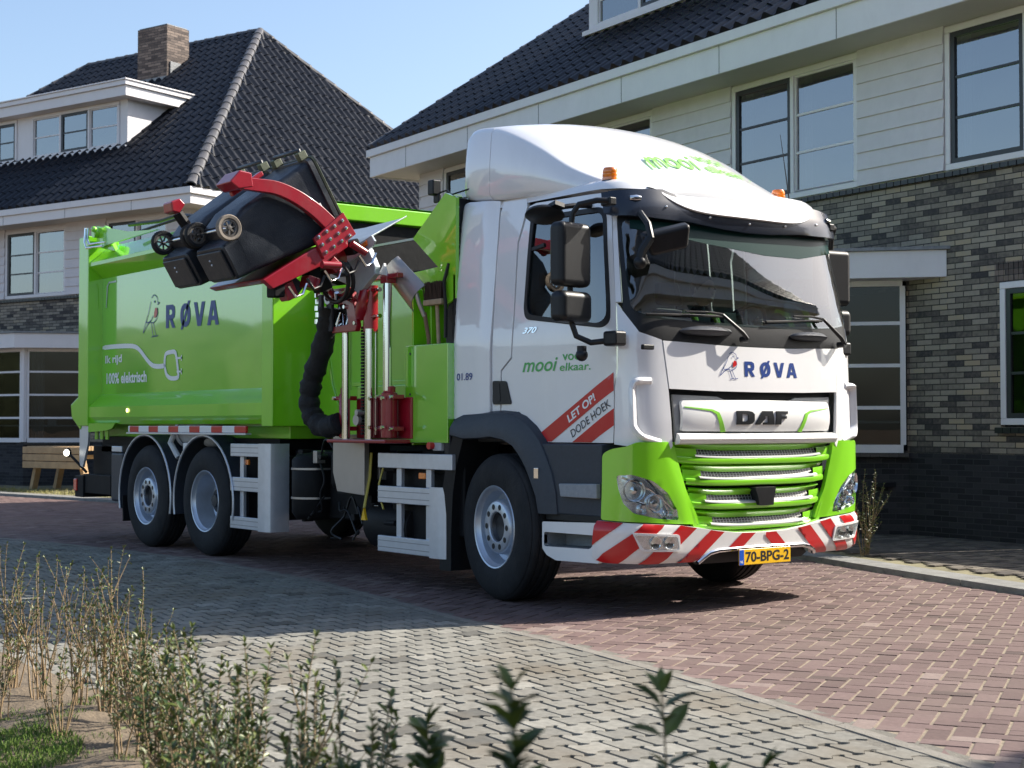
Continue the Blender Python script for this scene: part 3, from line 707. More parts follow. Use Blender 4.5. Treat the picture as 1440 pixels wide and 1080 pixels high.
# house on the left, behind the truck's body
H2=house('brick_house','brick house with hip roof, chimney and dormer at the left edge',(-24.243,3.582,0),R(18.0),-9.0,4.72,11.0,.62,5.54,5.84,10.75,-5.0,1.2,
   [(-8.6,-6.4,4.1,5.5),(-4.4,-2.3,4.1,5.5),(-1.06,.96,4.1,5.5),(2.23,4.05,4.1,5.5),(-2.3,1.66,.95,2.90)],None)
for a,b in ((-8.6,-6.4),(-4.4,-2.3),(-1.06,.96),(2.23,4.05)): window(H2,a,b,4.02,5.5,-.03,[(1,1),(1,0)],curtain=.2)
bay(H2,-2.4,1.70,.9)
zr2=lambda v:5.84+SL*(v+.62)
d2,zb,zw=dormer(H2,-6.6,1.52,1.15,zr2,SL,8.66,[(-6.3,-4.0,0,0),(-3.7,-2.2,0,0),(-1.68,1.28,0,0)])
window(H2,-6.3,-4.0,zb+.04,zw-.02,1.10,[(1,0),(1,1)],bars=1); window(H2,-3.7,-2.2,zb+.04,zw-.02,1.10,[(1,0),(1,1)],bars=1)
window(H2,-1.68,1.28,zb+.04,zw-.02,1.10,[(1,0),(1,1),(1,0)],bars=1)
m=MB(); m.box(-1.30,-.28,3.9,4.6,9.0,10.82); m.build('chimney',BRICKC,H2,flat=True)
m=MB(); m.box(-1.33,-.25,3.86,3.98,9.42,9.58); m.box(-1.33,-1.28,3.99,4.63,9.5,9.95); m.box(-.30,-.25,3.99,4.63,9.5,9.95); m.build('chimney_flashing',LEAD,H2,flat=True)
m=MB(); m.box(-1.27,-.31,3.93,4.57,10.82,10.85); m.build('chimney_cap',LEAD,H2,flat=True)
# neighbouring house off to the right: it is what the windscreen mirrors
H3=house('brick_house','brick house mirrored in the windscreen, right of the street',(7.2,2.0,.04),R(-86),-9.0,6,11.0,.6,5.62,6.08,10.6,-5.5,3.0,[(-5,-3,4.12,5.5),(3,5,4.12,5.5)],None)
for a,b in ((-5,-3),(3,5)): window(H3,a,b,4.02,5.5,-.03,[(1,1),(1,0)])
# garden fence running on from the corner of the right-hand house
FW=mat('fence_wood',(.16,.12,.085),.85,nscale=8,namt=.3,bump=.4,bscale=40)
fr_=root('garden_fence','brown plank garden fence beyond the corner of the brick house','fence',(-1.05,5.85,.04),R(-4.4))
m=MB()
for k in range(46): m.box(.02+k*.16,.02+k*.16+.15,0,.02,.05,2.05)
m.build('plank_panel',FW,fr_,flat=True)
for k in range(5): m=MB(); m.box(k*1.84-.02,k*1.84+.07,.021,.11,0,2.12); m.build('post',FW,fr_,flat=True)
m=MB(); m.box(0,7.4,.022,.05,.4,.5); m.box(0,7.4,.022,.05,1.6,1.7); m.build('rail',FW,fr_,flat=True)
# wooden picnic bench by the left house
WB=mat('timber_new',(.44,.29,.15),.8,nscale=6,namt=.25,bump=.4,bscale=30,dirt=.2)
bn=root('garden_table','pale timber garden table on sloping legs beside the plinth of the left house','table',(-20.75,3.05,.04),R(18))
for k in range(4): m=MB(); m.box(-.82,.82,-.42+k*.2,-.42+k*.2+.19,.76,.84); m.build('top_plank',WB,bn,bevel=.006,seg=1)
for k in range(3): m=MB(); m.box(-.85,.85,-.50,-.43,.42+k*.14,.42+k*.14+.13); m.build('side_board',WB,bn,bevel=.008,seg=1)
for x in (-.58,.58):
    for s in (-1,1): m=MB(); m.bar((x,s*.28,.76),(x+(.22 if x>0 else -.22),s*.28,0),.09,.13,(0,1,0)); m.build('leg',WB,bn,bevel=.006,seg=1)
    m=MB(); m.box(x-.04,x+.04,-.38,.38,.60,.68); m.build('cross_beam',WB,bn,bevel=.006,seg=1)
# ---------------------------------------------------------------- bare trees and far tree belt
BARK=mat('bark',(.10,.078,.058),.9,nscale=12,namt=.3,bump=.6,bscale=40)
def bare_tree(loc,h,label,rnd,spread=.55,group=None):
    rt=root('bare_tree',label,'tree',loc,0,group); tr=MB(); cr=MB()
    def grow(p,d,L,r,lev):
        n=4; pts=[p]; 
        for k in range(n):
            d=(d+Vector((rnd.uniform(-1,1),rnd.uniform(-1,1),rnd.uniform(-.3,.8)))*.10).normalized(); pts.append(pts[-1]+d*L/n)
        (tr if lev==0 else cr).tube(pts,[r*(1-.5*k/n) for k in range(n+1)],n=7 if lev<2 else 4 if lev<4 else 3,cap=lev==0)
        if lev>=5 or r<.004: return
        for k in range(rnd.randint(3,4) if lev<4 else 3):
            t=rnd.uniform(.45,1.0) if k else 1; q=pts[min(n,int(t*n))]
            a=Vector((rnd.uniform(-1,1),rnd.uniform(-1,1),rnd.uniform(-.1,.6))).normalized()
            grow(q,(d*(1-spread)+a*spread).normalized(),L*rnd.uniform(.58,.78),r*.5,lev+1)
    grow(Vector((0,0,0)),Vector((0,0,1)),h*.36,h*.018,0)
    tr.build('trunk',BARK,rt,world=False); cr.build('crown',BARK,rt,world=False)
def along(px,D):          # point at horizontal depth D on the photo column px
    r_=Vector((math.sin(yaw),-math.cos(yaw),0)); f_=Vector((math.cos(yaw),math.sin(yaw),0))
    return CAMP+f_*D+r_*((px-720)/2105.375*D)
p=along(549,50); bare_tree((p.x,p.y,0),10.6,'leafless tree whose crown shows between the two tiled roofs',random.Random(5))
p=along(70,56); bare_tree((p.x,p.y,0),11.6,'leafless tree behind the roof of the left house',random.Random(8))
bare_tree((9,17,0),7.5,'leafless tree mirrored in the windscreen',random.Random(12))
TREEL=mat('far_trees',(.05,.062,.03),.95,nscale=.6,namt=.5)
m=MB(); rnd=random.Random(2)
for k in range(150):
    a=R(176+k*.62); Dd=125+rnd.uniform(-8,8); h=rnd.uniform(8,11); m.sphere((7+Dd*math.cos(a),-8+Dd*math.sin(a),h*.35),h*.65,8,6,(1.2,1.2,1))
tag(m.build('far_wood',TREEL),'far belt of trees along the field','wood',kind='stuff')
# ---------------------------------------------------------------- the refuse truck
T=root('garbage_truck','green and white side-loading refuse truck parked on the red pavers','truck',(-4.7,0,0))
WL[T.name]=Matrix.Translation((4.7,0,0))
def P(name,mb,m,parent=None,**kw): return mb.build(name,m,T if parent is None else parent,**kw)
def sgn(f,k): return (lambda s,z,o=0.: f(k*s,z,o))
SE=CAB.S[-1]
def sx(x,z=1.6):                    # arc length on the flank for a given x
    return CAB.s_of_x(x,z)
def side(x,z,o=0.):                 # near flank of the cab in (x,z)
    lo,hi=.9,3.4
    for _ in range(22):
        m_=(lo+hi)/2
        if CAB(m_,z)[0]>x: lo=m_
        else: hi=m_
    return CAB(lo,z,o)
# --- cab shell: rear wall, roof, floor
def loopz(z,k=1.,n=44):
    L_=[]
    for i in range(n+1):
        s=3.0-6.0*i/n; p=CAB(s,min(z,2.95)); L_.append((max(-1.975,p[0]*1.0),p[1]*k,z) if k==1 else (max(-1.975,p[0]*k-(1-k)*.6),p[1]*k,z))
    return L_
m=MB(); m.loft([loopz(2.90),loopz(2.945,.985),loopz(2.975,.94),loopz(2.985,.8)],cap=False); m.f([m.v(p) for p in loopz(2.985,.8)]); P('cab_roof',m,WHITE,ang=50)
m=MB(); m.box(-1.985,-1.955,-1.10,1.10,1.12,2.93); P('cab_rear_wall',m,WHITE,bevel=.01)
DASH=mat('dashboard',(.035,.038,.042),.65,nscale=30,namt=.2)
INT=mat('cab_lining',(.30,.30,.29),.85,nscale=8,namt=.15)
m=MB(); m.box(-1.95,-.2,-1.08,1.08,1.15,1.22); m.box(-1.3,-.35,-.4,.4,1.22,1.45); P('cab_floor',m,DASH,bevel=.02)
m=MB(); m.box(-1.95,-1.93,-1.05,1.05,1.2,2.88); m.box(-1.93,-.25,-1.02,1.02,2.865,2.88); P('cab_lining',m,INT,flat=True)
m=MB()
m.loft([[(-.55,y,1.5),(-.16-.03*abs(y)**3,y,1.55),(-.17-.04*abs(y)**3,y,1.93),(-.42,y,2.0),(-.62,y,1.92)] for y in [-1.04+.13*i for i in range(17)]]); P('dashboard',m,DASH,ang=50)
for y in (-.6,.6):
    m=MB(); m.box(-1.35,-.85,y-.25,y+.25,1.42,1.58); se=P('seat',m,mat('seat_fabric',(.085,.088,.10),.95,nscale=30,namt=.2),bevel=.05,seg=3)
    m=MB(); m.hexa([(-1.40,y-.23,1.56),(-1.26,y-.23,1.56),(-1.26,y+.23,1.56),(-1.40,y+.23,1.56),(-1.55,y-.2,2.22),(-1.44,y-.2,2.22),(-1.44,y+.2,2.22),(-1.55,y+.2,2.22)]); P('seat_back',m,MATS['seat_fabric'],se,bevel=.04,seg=3)
    m=MB(); m.hexa([(-1.56,y-.13,2.25),(-1.47,y-.13,2.25),(-1.47,y+.13,2.25),(-1.56,y+.13,2.25),(-1.59,y-.11,2.44),(-1.51,y-.11,2.44),(-1.51,y+.11,2.44),(-1.59,y+.11,2.44)]); P('head_rest',m,MATS['seat_fabric'],se,bevel=.03,seg=3)
m=MB(); ax=Vector((-.75,0,.66)).normalized(); c0=Vector((-.72,.6,2.02)); u=Vector((0,1,0)); v_=ax.cross(u)
m.tube([c0+(u*math.cos(2*math.pi*k/28)+v_*math.sin(2*math.pi*k/28))*.22 for k in range(29)],.016,8)
for k in (0,2.1,4.2): m.cyl(c0,c0+(u*math.cos(k)+v_*math.sin(k))*.21,.02,n=6)
m.cyl(c0,(-.5,.6,1.8),.03); P('steering_wheel',m,BLACKP)
m=MB(); m.box(-.22,-.19,-.12,.0,1.97,2.08); P('phone_holder',m,DASH)
# --- outer panels of the nose and flanks
def panel(name,out,f,t=.02,off=0,h=.055,mt=WHITE,holes=(),ang=28,r=0,parent=None,label=None):
    m=MB(); patch(m,rounded(out,r) if r else out,f,h,t,off,holes); return P(name,m,mt,parent,ang=ang,label=label)
N38=lambda L_:[(a-.038 if a>1.38 else a,b) for a,b in L_]
DOOR=[(2.063,2.885),(2.150,2.870),(2.285,2.612),(2.333,2.095),(2.363,1.763),(2.482,1.674),(2.494,1.366),(2.287,1.375),(2.167,1.308),(2.055,1.206),(2.039,1.158),(1.264,1.158),(1.251,1.529),(1.225,1.652),(1.214,2.030),(1.188,2.570),(1.175,2.835),(1.20,2.87)]
WIN=[(2.115,2.775),(2.135,2.7),(2.215,2.12),(2.190,2.050),(1.350,1.945),(1.272,1.985),(1.232,2.714),(1.258,2.760)]
DOOR=N38(DOOR); WIN=N38(WIN)
def grow(poly,d):
    cx=sum(p[0] for p in poly)/len(poly); cy=sum(p[1] for p in poly)/len(poly)
    return [(x+d*(1 if x>cx else -1),y+d*(1 if y>cy else -1)) for x,y in poly]
for k in (1,-1):
    f=sgn(CAB,k)
    near=k>0
    d=panel('door',DOOR,f,.03,0,.06,WHITE,holes=[rounded(WIN,.05)])
    m=MB(); patch(m,rounded(grow(WIN,.012),.05),f,.08,.012,.004,[rounded(grow(WIN,-.022),.045)]); P('window_seal',m,SEAL,d,ang=50)
    m=MB(); patch(m,rounded(grow(WIN,-.015),.04),f,.12,.005,-.012); P('side_window',m,glass_mat('cab_side_glass',(.30,.38,.42),1.75,extra=.12),d,ang=60)
    m=MB(); patch(m,N38([(1.98,2.555),(2.175,2.53),(2.172,2.555),(1.98,2.58)]),f,.1,.012,.0); P('window_bar',m,SEAL,d)
    # door handle recess and grip
    hx=[(2.590,1.608),(2.432,1.599),(2.372,1.432),(2.590,1.435)]
    m=MB(); patch(m,rounded(N38([(2.585,1.605),(2.425,1.6),(2.365,1.43),(2.585,1.43)]),.02),f,.05,.012,.010); h_=P('door_handle',m,BLACKP,d,ang=40)
    m=MB(); patch(m,rounded(N38([(2.565,1.585),(2.50,1.585),(2.49,1.45),(2.565,1.45)]),.015),f,.05,.004,.013); P('handle_recess',m,SEAL,h_,ang=40)
    # B pillar and the flap behind it
    panel('pillar_panel',N38([(2.305,2.620),(2.180,2.875),(2.19,2.93),(2.50,2.94),(2.535,2.86),(2.575,2.32),(2.600,1.80),(2.60,1.34),(2.51,1.34),(2.50,1.68),(2.378,1.773),(2.348,2.095)]),f,.03,0)
    def flap(u,z,o=0,f=f):
        b=max(0,min(1,(u-2.542)/.13)); b=math.sin(b*math.pi/2)
        e=max(0,min(1,(3.022-u)/.07)); e=math.sqrt(1-(1-e)**2)
        zt=max(0,min(1,(2.99-z)/.06)); zt=math.sqrt(1-(1-zt)**2)
        return f(u,z,o+.045*b*e*zt)
    panel('side_flap',rounded(N38([(3.05,1.325),(3.05,2.99),(2.55,2.955),(2.585,2.32),(2.612,1.80),(2.612,1.325)]),[0,.09,.02,0,0,0]),flap,.03,0,.045,WHITE)
    # corner panels, with the air wing
    panel('corner_panel',[(1.203,2.10),(1.06,1.90),(.895,1.850),(.853,1.524),(.825,1.135),(.84,1.118),(1.046,1.125),(1.252,1.149),(1.239,1.529),(1.212,1.652)],f,.02,.002)
    m=MB()
    W=[(.985,1.572),(1.10,1.575),(1.118,1.52),(1.118,1.27),(1.07,1.20),(.925,1.16)]; W=rounded(W,[0,.05,0,.03,.04,0]); n=len(W); secs=[]
    for i,(a,b) in enumerate(W):
        p=Vector(f(a,b,.0)); q=Vector(f(a,b,.05)); nn=(q-p).normalized(); a2,b2=W[min(i+1,n-1)]; a1,b1=W[max(i-1,0)]
        dd=(Vector(f(a2,b2))-Vector(f(a1,b1))).normalized(); sd=nn.cross(dd).normalized(); k_=min(1,min(i,n-1-i)/3+.25); hgt=.055*k_; wd=.016
        secs.append([p-sd*wd*1.6,p-sd*wd+nn*hgt*.7,p+nn*hgt-sd*.004,p+nn*hgt+sd*.004,p+sd*wd+nn*hgt*.7,p+sd*wd*1.6])
    m.loft(secs); P('air_wing',m,WHITE,ang=50,fixn=True)
    # A pillar strip between door and windscreen
    panel('a_pillar',[(1.210,2.105),(1.183,2.570),(1.168,2.84),(1.143,2.84),(1.150,2.570),(1.168,2.105)],f,.03,.0)
# hatch, recess and grille panel
hatch=panel('front_hatch',rounded([(.885,1.845),(.6,1.835),(.296,1.824),(0,1.822),(-.296,1.824),(-.6,1.835),(-.885,1.845),(-.845,1.522),(-.45,1.511),(0,1.508),(.45,1.511),(.845,1.522)],0),CAB,.02,.004)
panel('grille_recess',[(.85,1.52),(-.85,1.52),(-.82,1.13),(.82,1.13)],CAB,.01,-.06,mt=BLACKP)
GTRIM=mat('grey_trim',(.30,.31,.32),.4,metal=.2,nscale=20,namt=.08)
panel('grille_surround',[(.795,1.485),(.40,1.475),(.33,1.455),(-.33,1.455),(-.40,1.475),(-.795,1.485),(-.775,1.15),(.775,1.15)],CAB,.02,-.03,mt=GTRIM)
m=MB()
def gp(u,z,o=0):
    return CAB(u,z,o+.03-.02*(abs(z-1.34)/.11)**2-.02*(abs(u)/.745)**6)
gpan=panel('grille_panel',rounded([(.745,1.445),(0,1.452),(-.745,1.445),(-.745,1.237),(0,1.232),(.745,1.237)],[.03,0,.03,.02,0,.02]),gp,.025,0,.04,WHITEP)
m=MB(); 
m.loft([[CAB(u,1.205+dz,o) for dz,o in ((.018,.0),(.008,.03),(-.02,.045),(-.05,.03),(-.06,-.02))] for u in [-.79+.0395*i for i in range(41)]],cap=True); P('grille_lip',m,WHITEP,ang=50,fixn=True)
for k in (1,-1):
    m=MB(); f=sgn(gp,k)
    patch(m,[(.727,1.404),(.493,1.384),(.434,1.362),(.366,1.231),(.409,1.229),(.462,1.350),(.505,1.372),(.727,1.398)],f,.04,.003,.004); P('accent_strip',m,LGREEN2,gpan)
# badge letters
m=MB()
def letters(polys,f,u0,u1,z0,z1,off,t=.006,mm=None):
    for p in polys: patch(mm,[(u0+(u1-u0)*a,z0+(z1-z0)*b) for a,b in p],f,.05,t,off,dens=True)
F_=[(.76,1),(1.0,1),(.99,.78),(.86,.78),(.86,.62),(.97,.62),(.965,.42),(.86,.42),(.86,0),(.75,0),(.76,.5)]
D_=[(0,1),(.22,1),(.29,.93),(.33,.75),(.33,.25),(.29,.07),(.22,0),(0,0)]; DH=[(.10,.78),(.17,.78),(.21,.68),(.21,.32),(.17,.22),(.10,.22)]
D1=[(0,1),(.22,1),(.29,.93),(.33,.75),(.33,.25),(.29,.07),(.22,0),(0,0),(0,.22),(.17,.22),(.21,.32),(.21,.68),(.17,.78),(0,.78)]
D2=[(.12,.40),(.14,.40),(.14,.60),(.12,.60)]
patch(m,[(.277-.514*a,1.282+.093*b) for a,b in D_],gp,.05,.008,.010,[[(.277-.514*a,1.282+.093*b) for a,b in DH]])
letters([[(.345,0),(.44,0),(.535,.42),(.535,.62),(.59,.62),(.595,.16),(.49,.16),(.505,0),(.725,0),(.69,1),(.49,1)],F_],gp,.277,-.237,1.282,1.375,.010,.008,m)
P('badge',m,mat('badge_dark',(.03,.032,.036),.3,metal=.3),gpan,ang=30)
# wordmark and robin on the hatch / on the body side
def stroke(m,pts,wd,f,off,t=.0015):
    pts=[Vector(p) for p in pts]; n=len(pts); L_=[];R_=[]
    for i,p in enumerate(pts):
        d=(pts[min(i+1,n-1)]-pts[max(i-1,0)]).normalized(); nn=Vector((-d.y,d.x)); k=wd/2*(.55 if i in (0,n-1) else 1)
        L_.append(p+nn*k); R_.append(p-nn*k)
    for i in range(n-1):
        q=[L_[i],L_[i+1],R_[i+1],R_[i]]; m.poly([f(a.x,a.y,off+t) for a in q])
def curve(pts,n=6):
    P_=[Vector(p) for p in pts]; P_=[P_[0]*2-P_[1]]+P_+[P_[-1]*2-P_[-2]]; out=[]
    for i in range(1,len(P_)-2):
        a,b,c,d=P_[i-1:i+3]
        for k in range(n):
            t=k/n; out.append(.5*((2*b)+(c-a)*t+(2*a-5*b+4*c-d)*t*t+(3*b-a-3*c+d)*t**3))
    out.append(P_[-2]); return out
def wordmark(f,off,parent):          # f: (0..1 across, 0..1 up) -> surface
    m=MB()
    def poly(p): patch(m,p,f,.12,.0,off,dens=True)
    def ring(cx,w0,h0,lw,lh): 
        o=[(cx+w0*math.cos(t*math.pi/12)*1.0,.5+h0*math.copysign(abs(math.sin(t*math.pi/12))**.8,math.sin(t*math.pi/12))) for t in range(24)]
        i=[(cx+lw*math.cos(t*math.pi/12),.5+lh*math.copysign(abs(math.sin(t*math.pi/12))**.8,math.sin(t*math.pi/12))) for t in range(24)]
        return o,i
    poly([(0,0),(.058,0),(.058,1),(0,1)]); 
    patch(m,[(.058,1),(.13,1),(.172,.9),(.180,.68),(.172,.46),(.13,.36),(.058,.36)],f,.12,.0,off,[[(.060,.79),(.105,.79),(.122,.74),(.122,.62),(.105,.57),(.060,.57)]])
    poly([(.072,.38),(.13,.38),(.188,0),(.128,0)])
    o,i=ring(.385,.098,.5,.040,.28)
    # O cut by its stroke
    patch(m,o,f,.12,.0,off,[i]); poly([(.292,-.10),(.335,-.10),(.478,1.10),(.435,1.10)])
    poly([(.548,1),(.608,1),(.652,.34),(.696,1),(.756,1),(.686,0),(.618,0)])
    patch(m,[(.800,0),(.858,0),(.872,.2),(.938,.2),(.952,0),(1.01,0),(.940,1),(.870,1)],f,.12,.0,off,[[(.884,.38),(.926,.38),(.905,.74)]])
    P('wordmark',m,NAVY,parent,flat=True)
def robin(f,off,parent,lw):
    m=MB()
    for c in ([(.50,.93),(.66,1.0),(.84,.93),(.88,.82),(.98,.80),(.86,.76)],[(.47,.86),(.40,.72),(.30,.55),(.12,.33),(.0,.13)],[(.86,.70),(.88,.55),(.80,.42),(.60,.35),(.35,.36),(.0,.13)],[(.30,.56),(.20,.38),(.45,.40),(.62,.52)],[(.48,.36),(.56,.20),(.62,.03)],[(.62,.35),(.70,.20),(.80,.03)],[(.52,.02),(.62,.03),(.72,.05)],[(.72,.02),(.80,.03),(.92,.05)]):
        stroke(m,curve(c),lw,f,off)
    m.poly([f(.70+.035*math.cos(t),.84+.03*math.sin(t),off+.002) for t in [k*math.pi/4 for k in range(8)]])
    P('bird_outline',m,NAVY,parent,flat=True)
    m=MB(); m.poly([f(a,b,off+.002) for a,b in [(.74,.70),(.86,.68),(.88,.56),(.80,.48),(.68,.46),(.68,.58)]]); P('bird_breast',m,REDS,parent,flat=True)
wordmark(lambda a,b,o=0: CAB(.158-.540*a,1.617+.105*b,o+.004),.0025,hatch)
robin(lambda a,b,o=0: CAB(.397-.185*a,1.592+.19*b,o+.004),.0025,hatch,.026)
# --- windscreen and black trim
GL=[(1.105,2.66),(.82,2.66),(.5,2.65),(0,2.645),(-.5,2.65),(-.82,2.66),(-1.105,2.66),(-1.105,2.3),(-1.095,2.045),(-.827,2.006),(-.4,1.985),(0,1.980),(.4,1.985),(.827,2.006),(1.095,2.045),(1.105,2.3)]
m=MB(); patch(m,rounded(grow(GL,.012),[.06,0,0,0,0,0,.06,0,.08,0,0,0,0,0,.08,0]),CAB,.07,.006,.004)
ws=P('windscreen',m,glass_mat('windscreen_glass',(.66,.76,.74),1.62,extra=.10),ang=60)
m=MB(); patch(m,[(1.140,2.72),(0,2.72),(-1.140,2.72),(-1.150,2.3),(-1.165,2.02),(-1.155,1.95),(-1.06,1.885),(-.89,1.850),(-.45,1.834),(0,1.828),(.45,1.834),(.89,1.850),(1.06,1.885),(1.155,1.95),(1.165,2.02),(1.150,2.3)],CAB,.06,.02,0,[rounded(GL,.06)])
trim=P('windscreen_trim',m,BLACKP,ang=30)
SUNB=mat('green_sun_band',(.006,.035,.032),.3,spec=.15)
def wfn(a,b,o=0): return CAB(a,b,o)
m=MB(); patch(m,[(1.06,2.67),(0,2.66),(-1.09,2.67),(-1.09,2.58),(-.6,2.50),(-.2,2.495),(.4,2.54),(1.06,2.61)],CAB,.06,.002,.007); P('sun_band',m,SUNB,ws,ang=60)
# sculpted wiper pods + wipers
for u0,u1 in ((.74,.27),(-.33,-.74)):
    m=MB(); n=14
    secs=[]
    for i in range(n+1):
        u=u0+(u1-u0)*i/n; e=math.sin(math.pi*min(1,max(.0,i/n)))**.35 if 0<i<n else .12; zc=1.915
        secs.append([CAB(u,zc+dz*e,o*e) for dz,o in ((.035,.0),(.03,.05),(.0,.075),(-.022,.05),(-.028,.0))])
    m.loft(secs); P('trim_pod',m,DGREY,trim,ang=50,fixn=True)
def tube_on(m,f,pts,off,r,n=8): m.tube([f(a,b,off) for a,b in pts],r,n)
for (a,b,c_,e1) in (((.191,1.872),(.405,2.030),(1.06,2.020),0),((-.870,1.872),(-.655,2.045),(-.02,2.010),0)):
    m=MB(); 
    m.cyl(CAB(a[0],a[1],.02),CAB(a[0],a[1],.085),.024); m.tube([CAB(a[0],a[1],.075),CAB((a[0]*.8+b[0]*.2),(a[1]*.8+b[1]*.2),.08),CAB(b[0]-.02,b[1],.055)],[.016,.015,.010],8)
    m.tube([CAB(b[0]-.02,b[1],.055),CAB(b[0]+.10,b[1]+.012,.05),CAB(b[0]+.30,b[1]+.010,.04)],[.010,.008,.006],6)
    wp=P('wiper',m,BLACKP)
    m=MB(); q=[CAB(b[0]+(c_[0]-b[0])*t-.05,b[1]+(c_[1]-b[1])*t-.005,.022) for t in [k/10 for k in range(11)]]; m.tube(q,.009,6); P('wiper_blade',m,SEAL,wp)
# --- bumper: green cover
GN=rounded([(1.325,1.087),(1.26,1.12),(1.172,1.135),(1.10,1.165),(.84,1.165),(.80,1.13),(.788,1.076),(.704,.835),(.600,.660),(.585,.605),(.764,.614),(1.331,.649)],[.03,.02,0,.02,.03,0,0,.05,.04,0,.03,.02])
HL=rounded([(1.233,.944),(1.137,.950),(.989,.906),(.872,.823),(.790,.710),(.775,.640),(.951,.655),(1.120,.693),(1.188,.759),(1.220,.855)],.02)
HCH=mat('headlight_chrome',(.75,.77,.78),.08,metal=1,nscale=30,namt=.1); HG=glass_mat('lamp_glass',(.93,.95,.95),1.5)
HBK=mat('headlight_housing',(.86,.87,.88),.20,metal=.75,nscale=25,namt=.2)
for k in (1,-1):
    f=sgn(BUM,k)
    def gf(u,z,o=0,f=f):      # crease running down beside the grille
        e=max(0,min(1,(u-.60-(z-.6)*.38)/.10)); return f(u,z,o+.018*e*e*(3-2*e))
    bc=panel('bumper_cover',GN,gf,.03,0,.045,GREEN,holes=[HL],label='green bumper corner around the %s headlight'%('near' if k>0 else 'far'))
    m=MB(); patch(m,HL,gf,.05,.0,-.030); hb=P('headlight',m,HBK,flat=False)
    m=MB()
    for a,b in zip(HL,HL[1:]+HL[:1]):
        m.poly([gf(*a,-.003),gf(*b,-.003),gf(*b,-.030),gf(*a,-.030)])
    P('lamp_rim',m,HBK,hb)
    for (a,b,r_) in ((1.12,.845,.075),(.965,.755,.062),(.86,.675,.032),(1.06,.715,.03)):
        m=MB(); c0=Vector(gf(a,b,-.042)); nn=(Vector(gf(a,b,.1))-Vector(gf(a,b,0))).normalized()
        m.lathe([(r_,.045),(r_*.97,.03),(r_*.8,.008),(r_*.45,-.008),(.001,-.012)],c0,nn,24); m.lathe([(.001,.035),(r_*.3,.03),(r_*.34,.0)],c0,nn,14); P('reflector',m,HCH,hb,ang=50)
    m=MB(); 
    for (p_,q_) in (((1.20,.93),(.80,.70)),((1.18,.78),(.90,.66)),((1.05,.93),(.85,.69))): m.tube([gf(p_[0]+(q_[0]-p_[0])*t,p_[1]+(q_[1]-p_[1])*t+.03*math.sin(3.14*t),-.022) for t in (0,.25,.5,.75,1)],.008,6)
    P('lamp_divider',m,HCH,hb)
    m=MB(); patch(m,HL,gf,.06,.004,-.001); P('lamp_lens',m,HG,hb,ang=60)
panel('bumper_backing',[(.86,1.17),(-.86,1.17),(-.62,.53),(.62,.53)],BUM,.01,-.09,mt=BLACKP)
# honeycomb mesh of the four slats
mm_=bpy.data.materials.new('honeycomb'); mm_.use_nodes=True; nt_=mm_.node_tree; p_=nt_.nodes['Principled BSDF']
tc=_n(nt_,'ShaderNodeTexCoord'); mp=_n(nt_,'ShaderNodeMapping'); mp.inputs['Scale'].default_value=(0,34,60); vo=_n(nt_,'ShaderNodeTexVoronoi',feature='DISTANCE_TO_EDGE'); vo.inputs['Scale'].default_value=1; vo.inputs['Randomness'].default_value=.15
nt_.links.new(tc.outputs['Object'],mp.inputs[0]); nt_.links.new(mp.outputs[0],vo.inputs['Vector'])
lt=_n(nt_,'ShaderNodeMath',operation='LESS_THAN'); lt.inputs[1].default_value=.085; nt_.links.new(vo.outputs[0],lt.inputs[0])
mx=_n(nt_,'ShaderNodeMix',data_type='RGBA'); mx.inputs[6].default_value=(.006,.006,.007,1); mx.inputs[7].default_value=(.42,.43,.43,1)
nt_.links.new(lt.outputs[0],mx.inputs[0]); nt_.links.new(mx.outputs[2],p_.inputs['Base Color']); p_.inputs['Roughness'].default_value=.35
MESHM=mm_
SILVER=mat('silver_trim',(.78,.79,.78),.3,metal=.25,coat=.3)
for zt,w_,wg in ((1.098,.615,.80),(.950,.575,.715),(.788,.525,.66),(.632,.465,.60)):
    def sweep(prof,w2,mt,name,parent=None,taper=.0):
        m=MB(); n=34; secs=[]
        for i in range(n+1):
            u=w2-2*w2*i/n; e=abs(u)/w2; lift=.018*e**4
            secs.append([BUM(u,z+lift,o-taper*e**6) for z,o in prof])
        for a,b in zip(secs,secs[1:]):
            for q in range(len(prof)-1): m.poly([a[q],b[q],b[q+1],a[q+1]])
        return P(name,m,mt,parent,ang=40,fixn=True)
    sl_=sweep([(zt+.052,-.085),(zt+.050,-.012),(zt+.040,.0),(zt+.012,-.035),(zt+.004,-.040)],wg,GREEN,'grille_slat',taper=.03)
    sweep([(zt+.002,-.040),(zt-.036,-.020)],w_,MESHM,'slat_mesh',sl_)
    sweep([(zt-.034,-.022),(zt-.037,.004),(zt-.043,.014),(zt-.050,.014)],w_+.02,SILVER,'slat_trim',sl_)
    last=zt<.64
    sweep([(zt-.046,.004),(zt-.052,.016),(zt-.068,.020),(zt-.086,.014),(zt-.092,.0),(zt-.094,-.08)] if not last else [(zt-.046,.004),(zt-.054,.014),(zt-.068,.012),(zt-.078,.0),(zt-.080,-.08)],wg-.02,GREEN,'slat_band',sl_,taper=.03)
    for k in (1,-1):
        m=MB(); f=sgn(BUM,k); u0,u1=w_-.005,wg
        m.grid(lambda a,b:f(u0+(u1-u0)*a,zt+.012-.078*b+.018*((u0+(u1-u0)*a)/wg)**4,.004*math.sin(3.14*b)-.01-.02*a),4,4); P('slat_end',m,GREEN,sl_,ang=60,fixn=True)
CH=[(.60,.600),(.45,.562),(.22,.548),(0,.546),(-.22,.548),(-.45,.562),(-.60,.600),(-.57,.555),(-.42,.535),(-.2,.522),(0,.520),(.2,.522),(.42,.535),(.57,.555)]
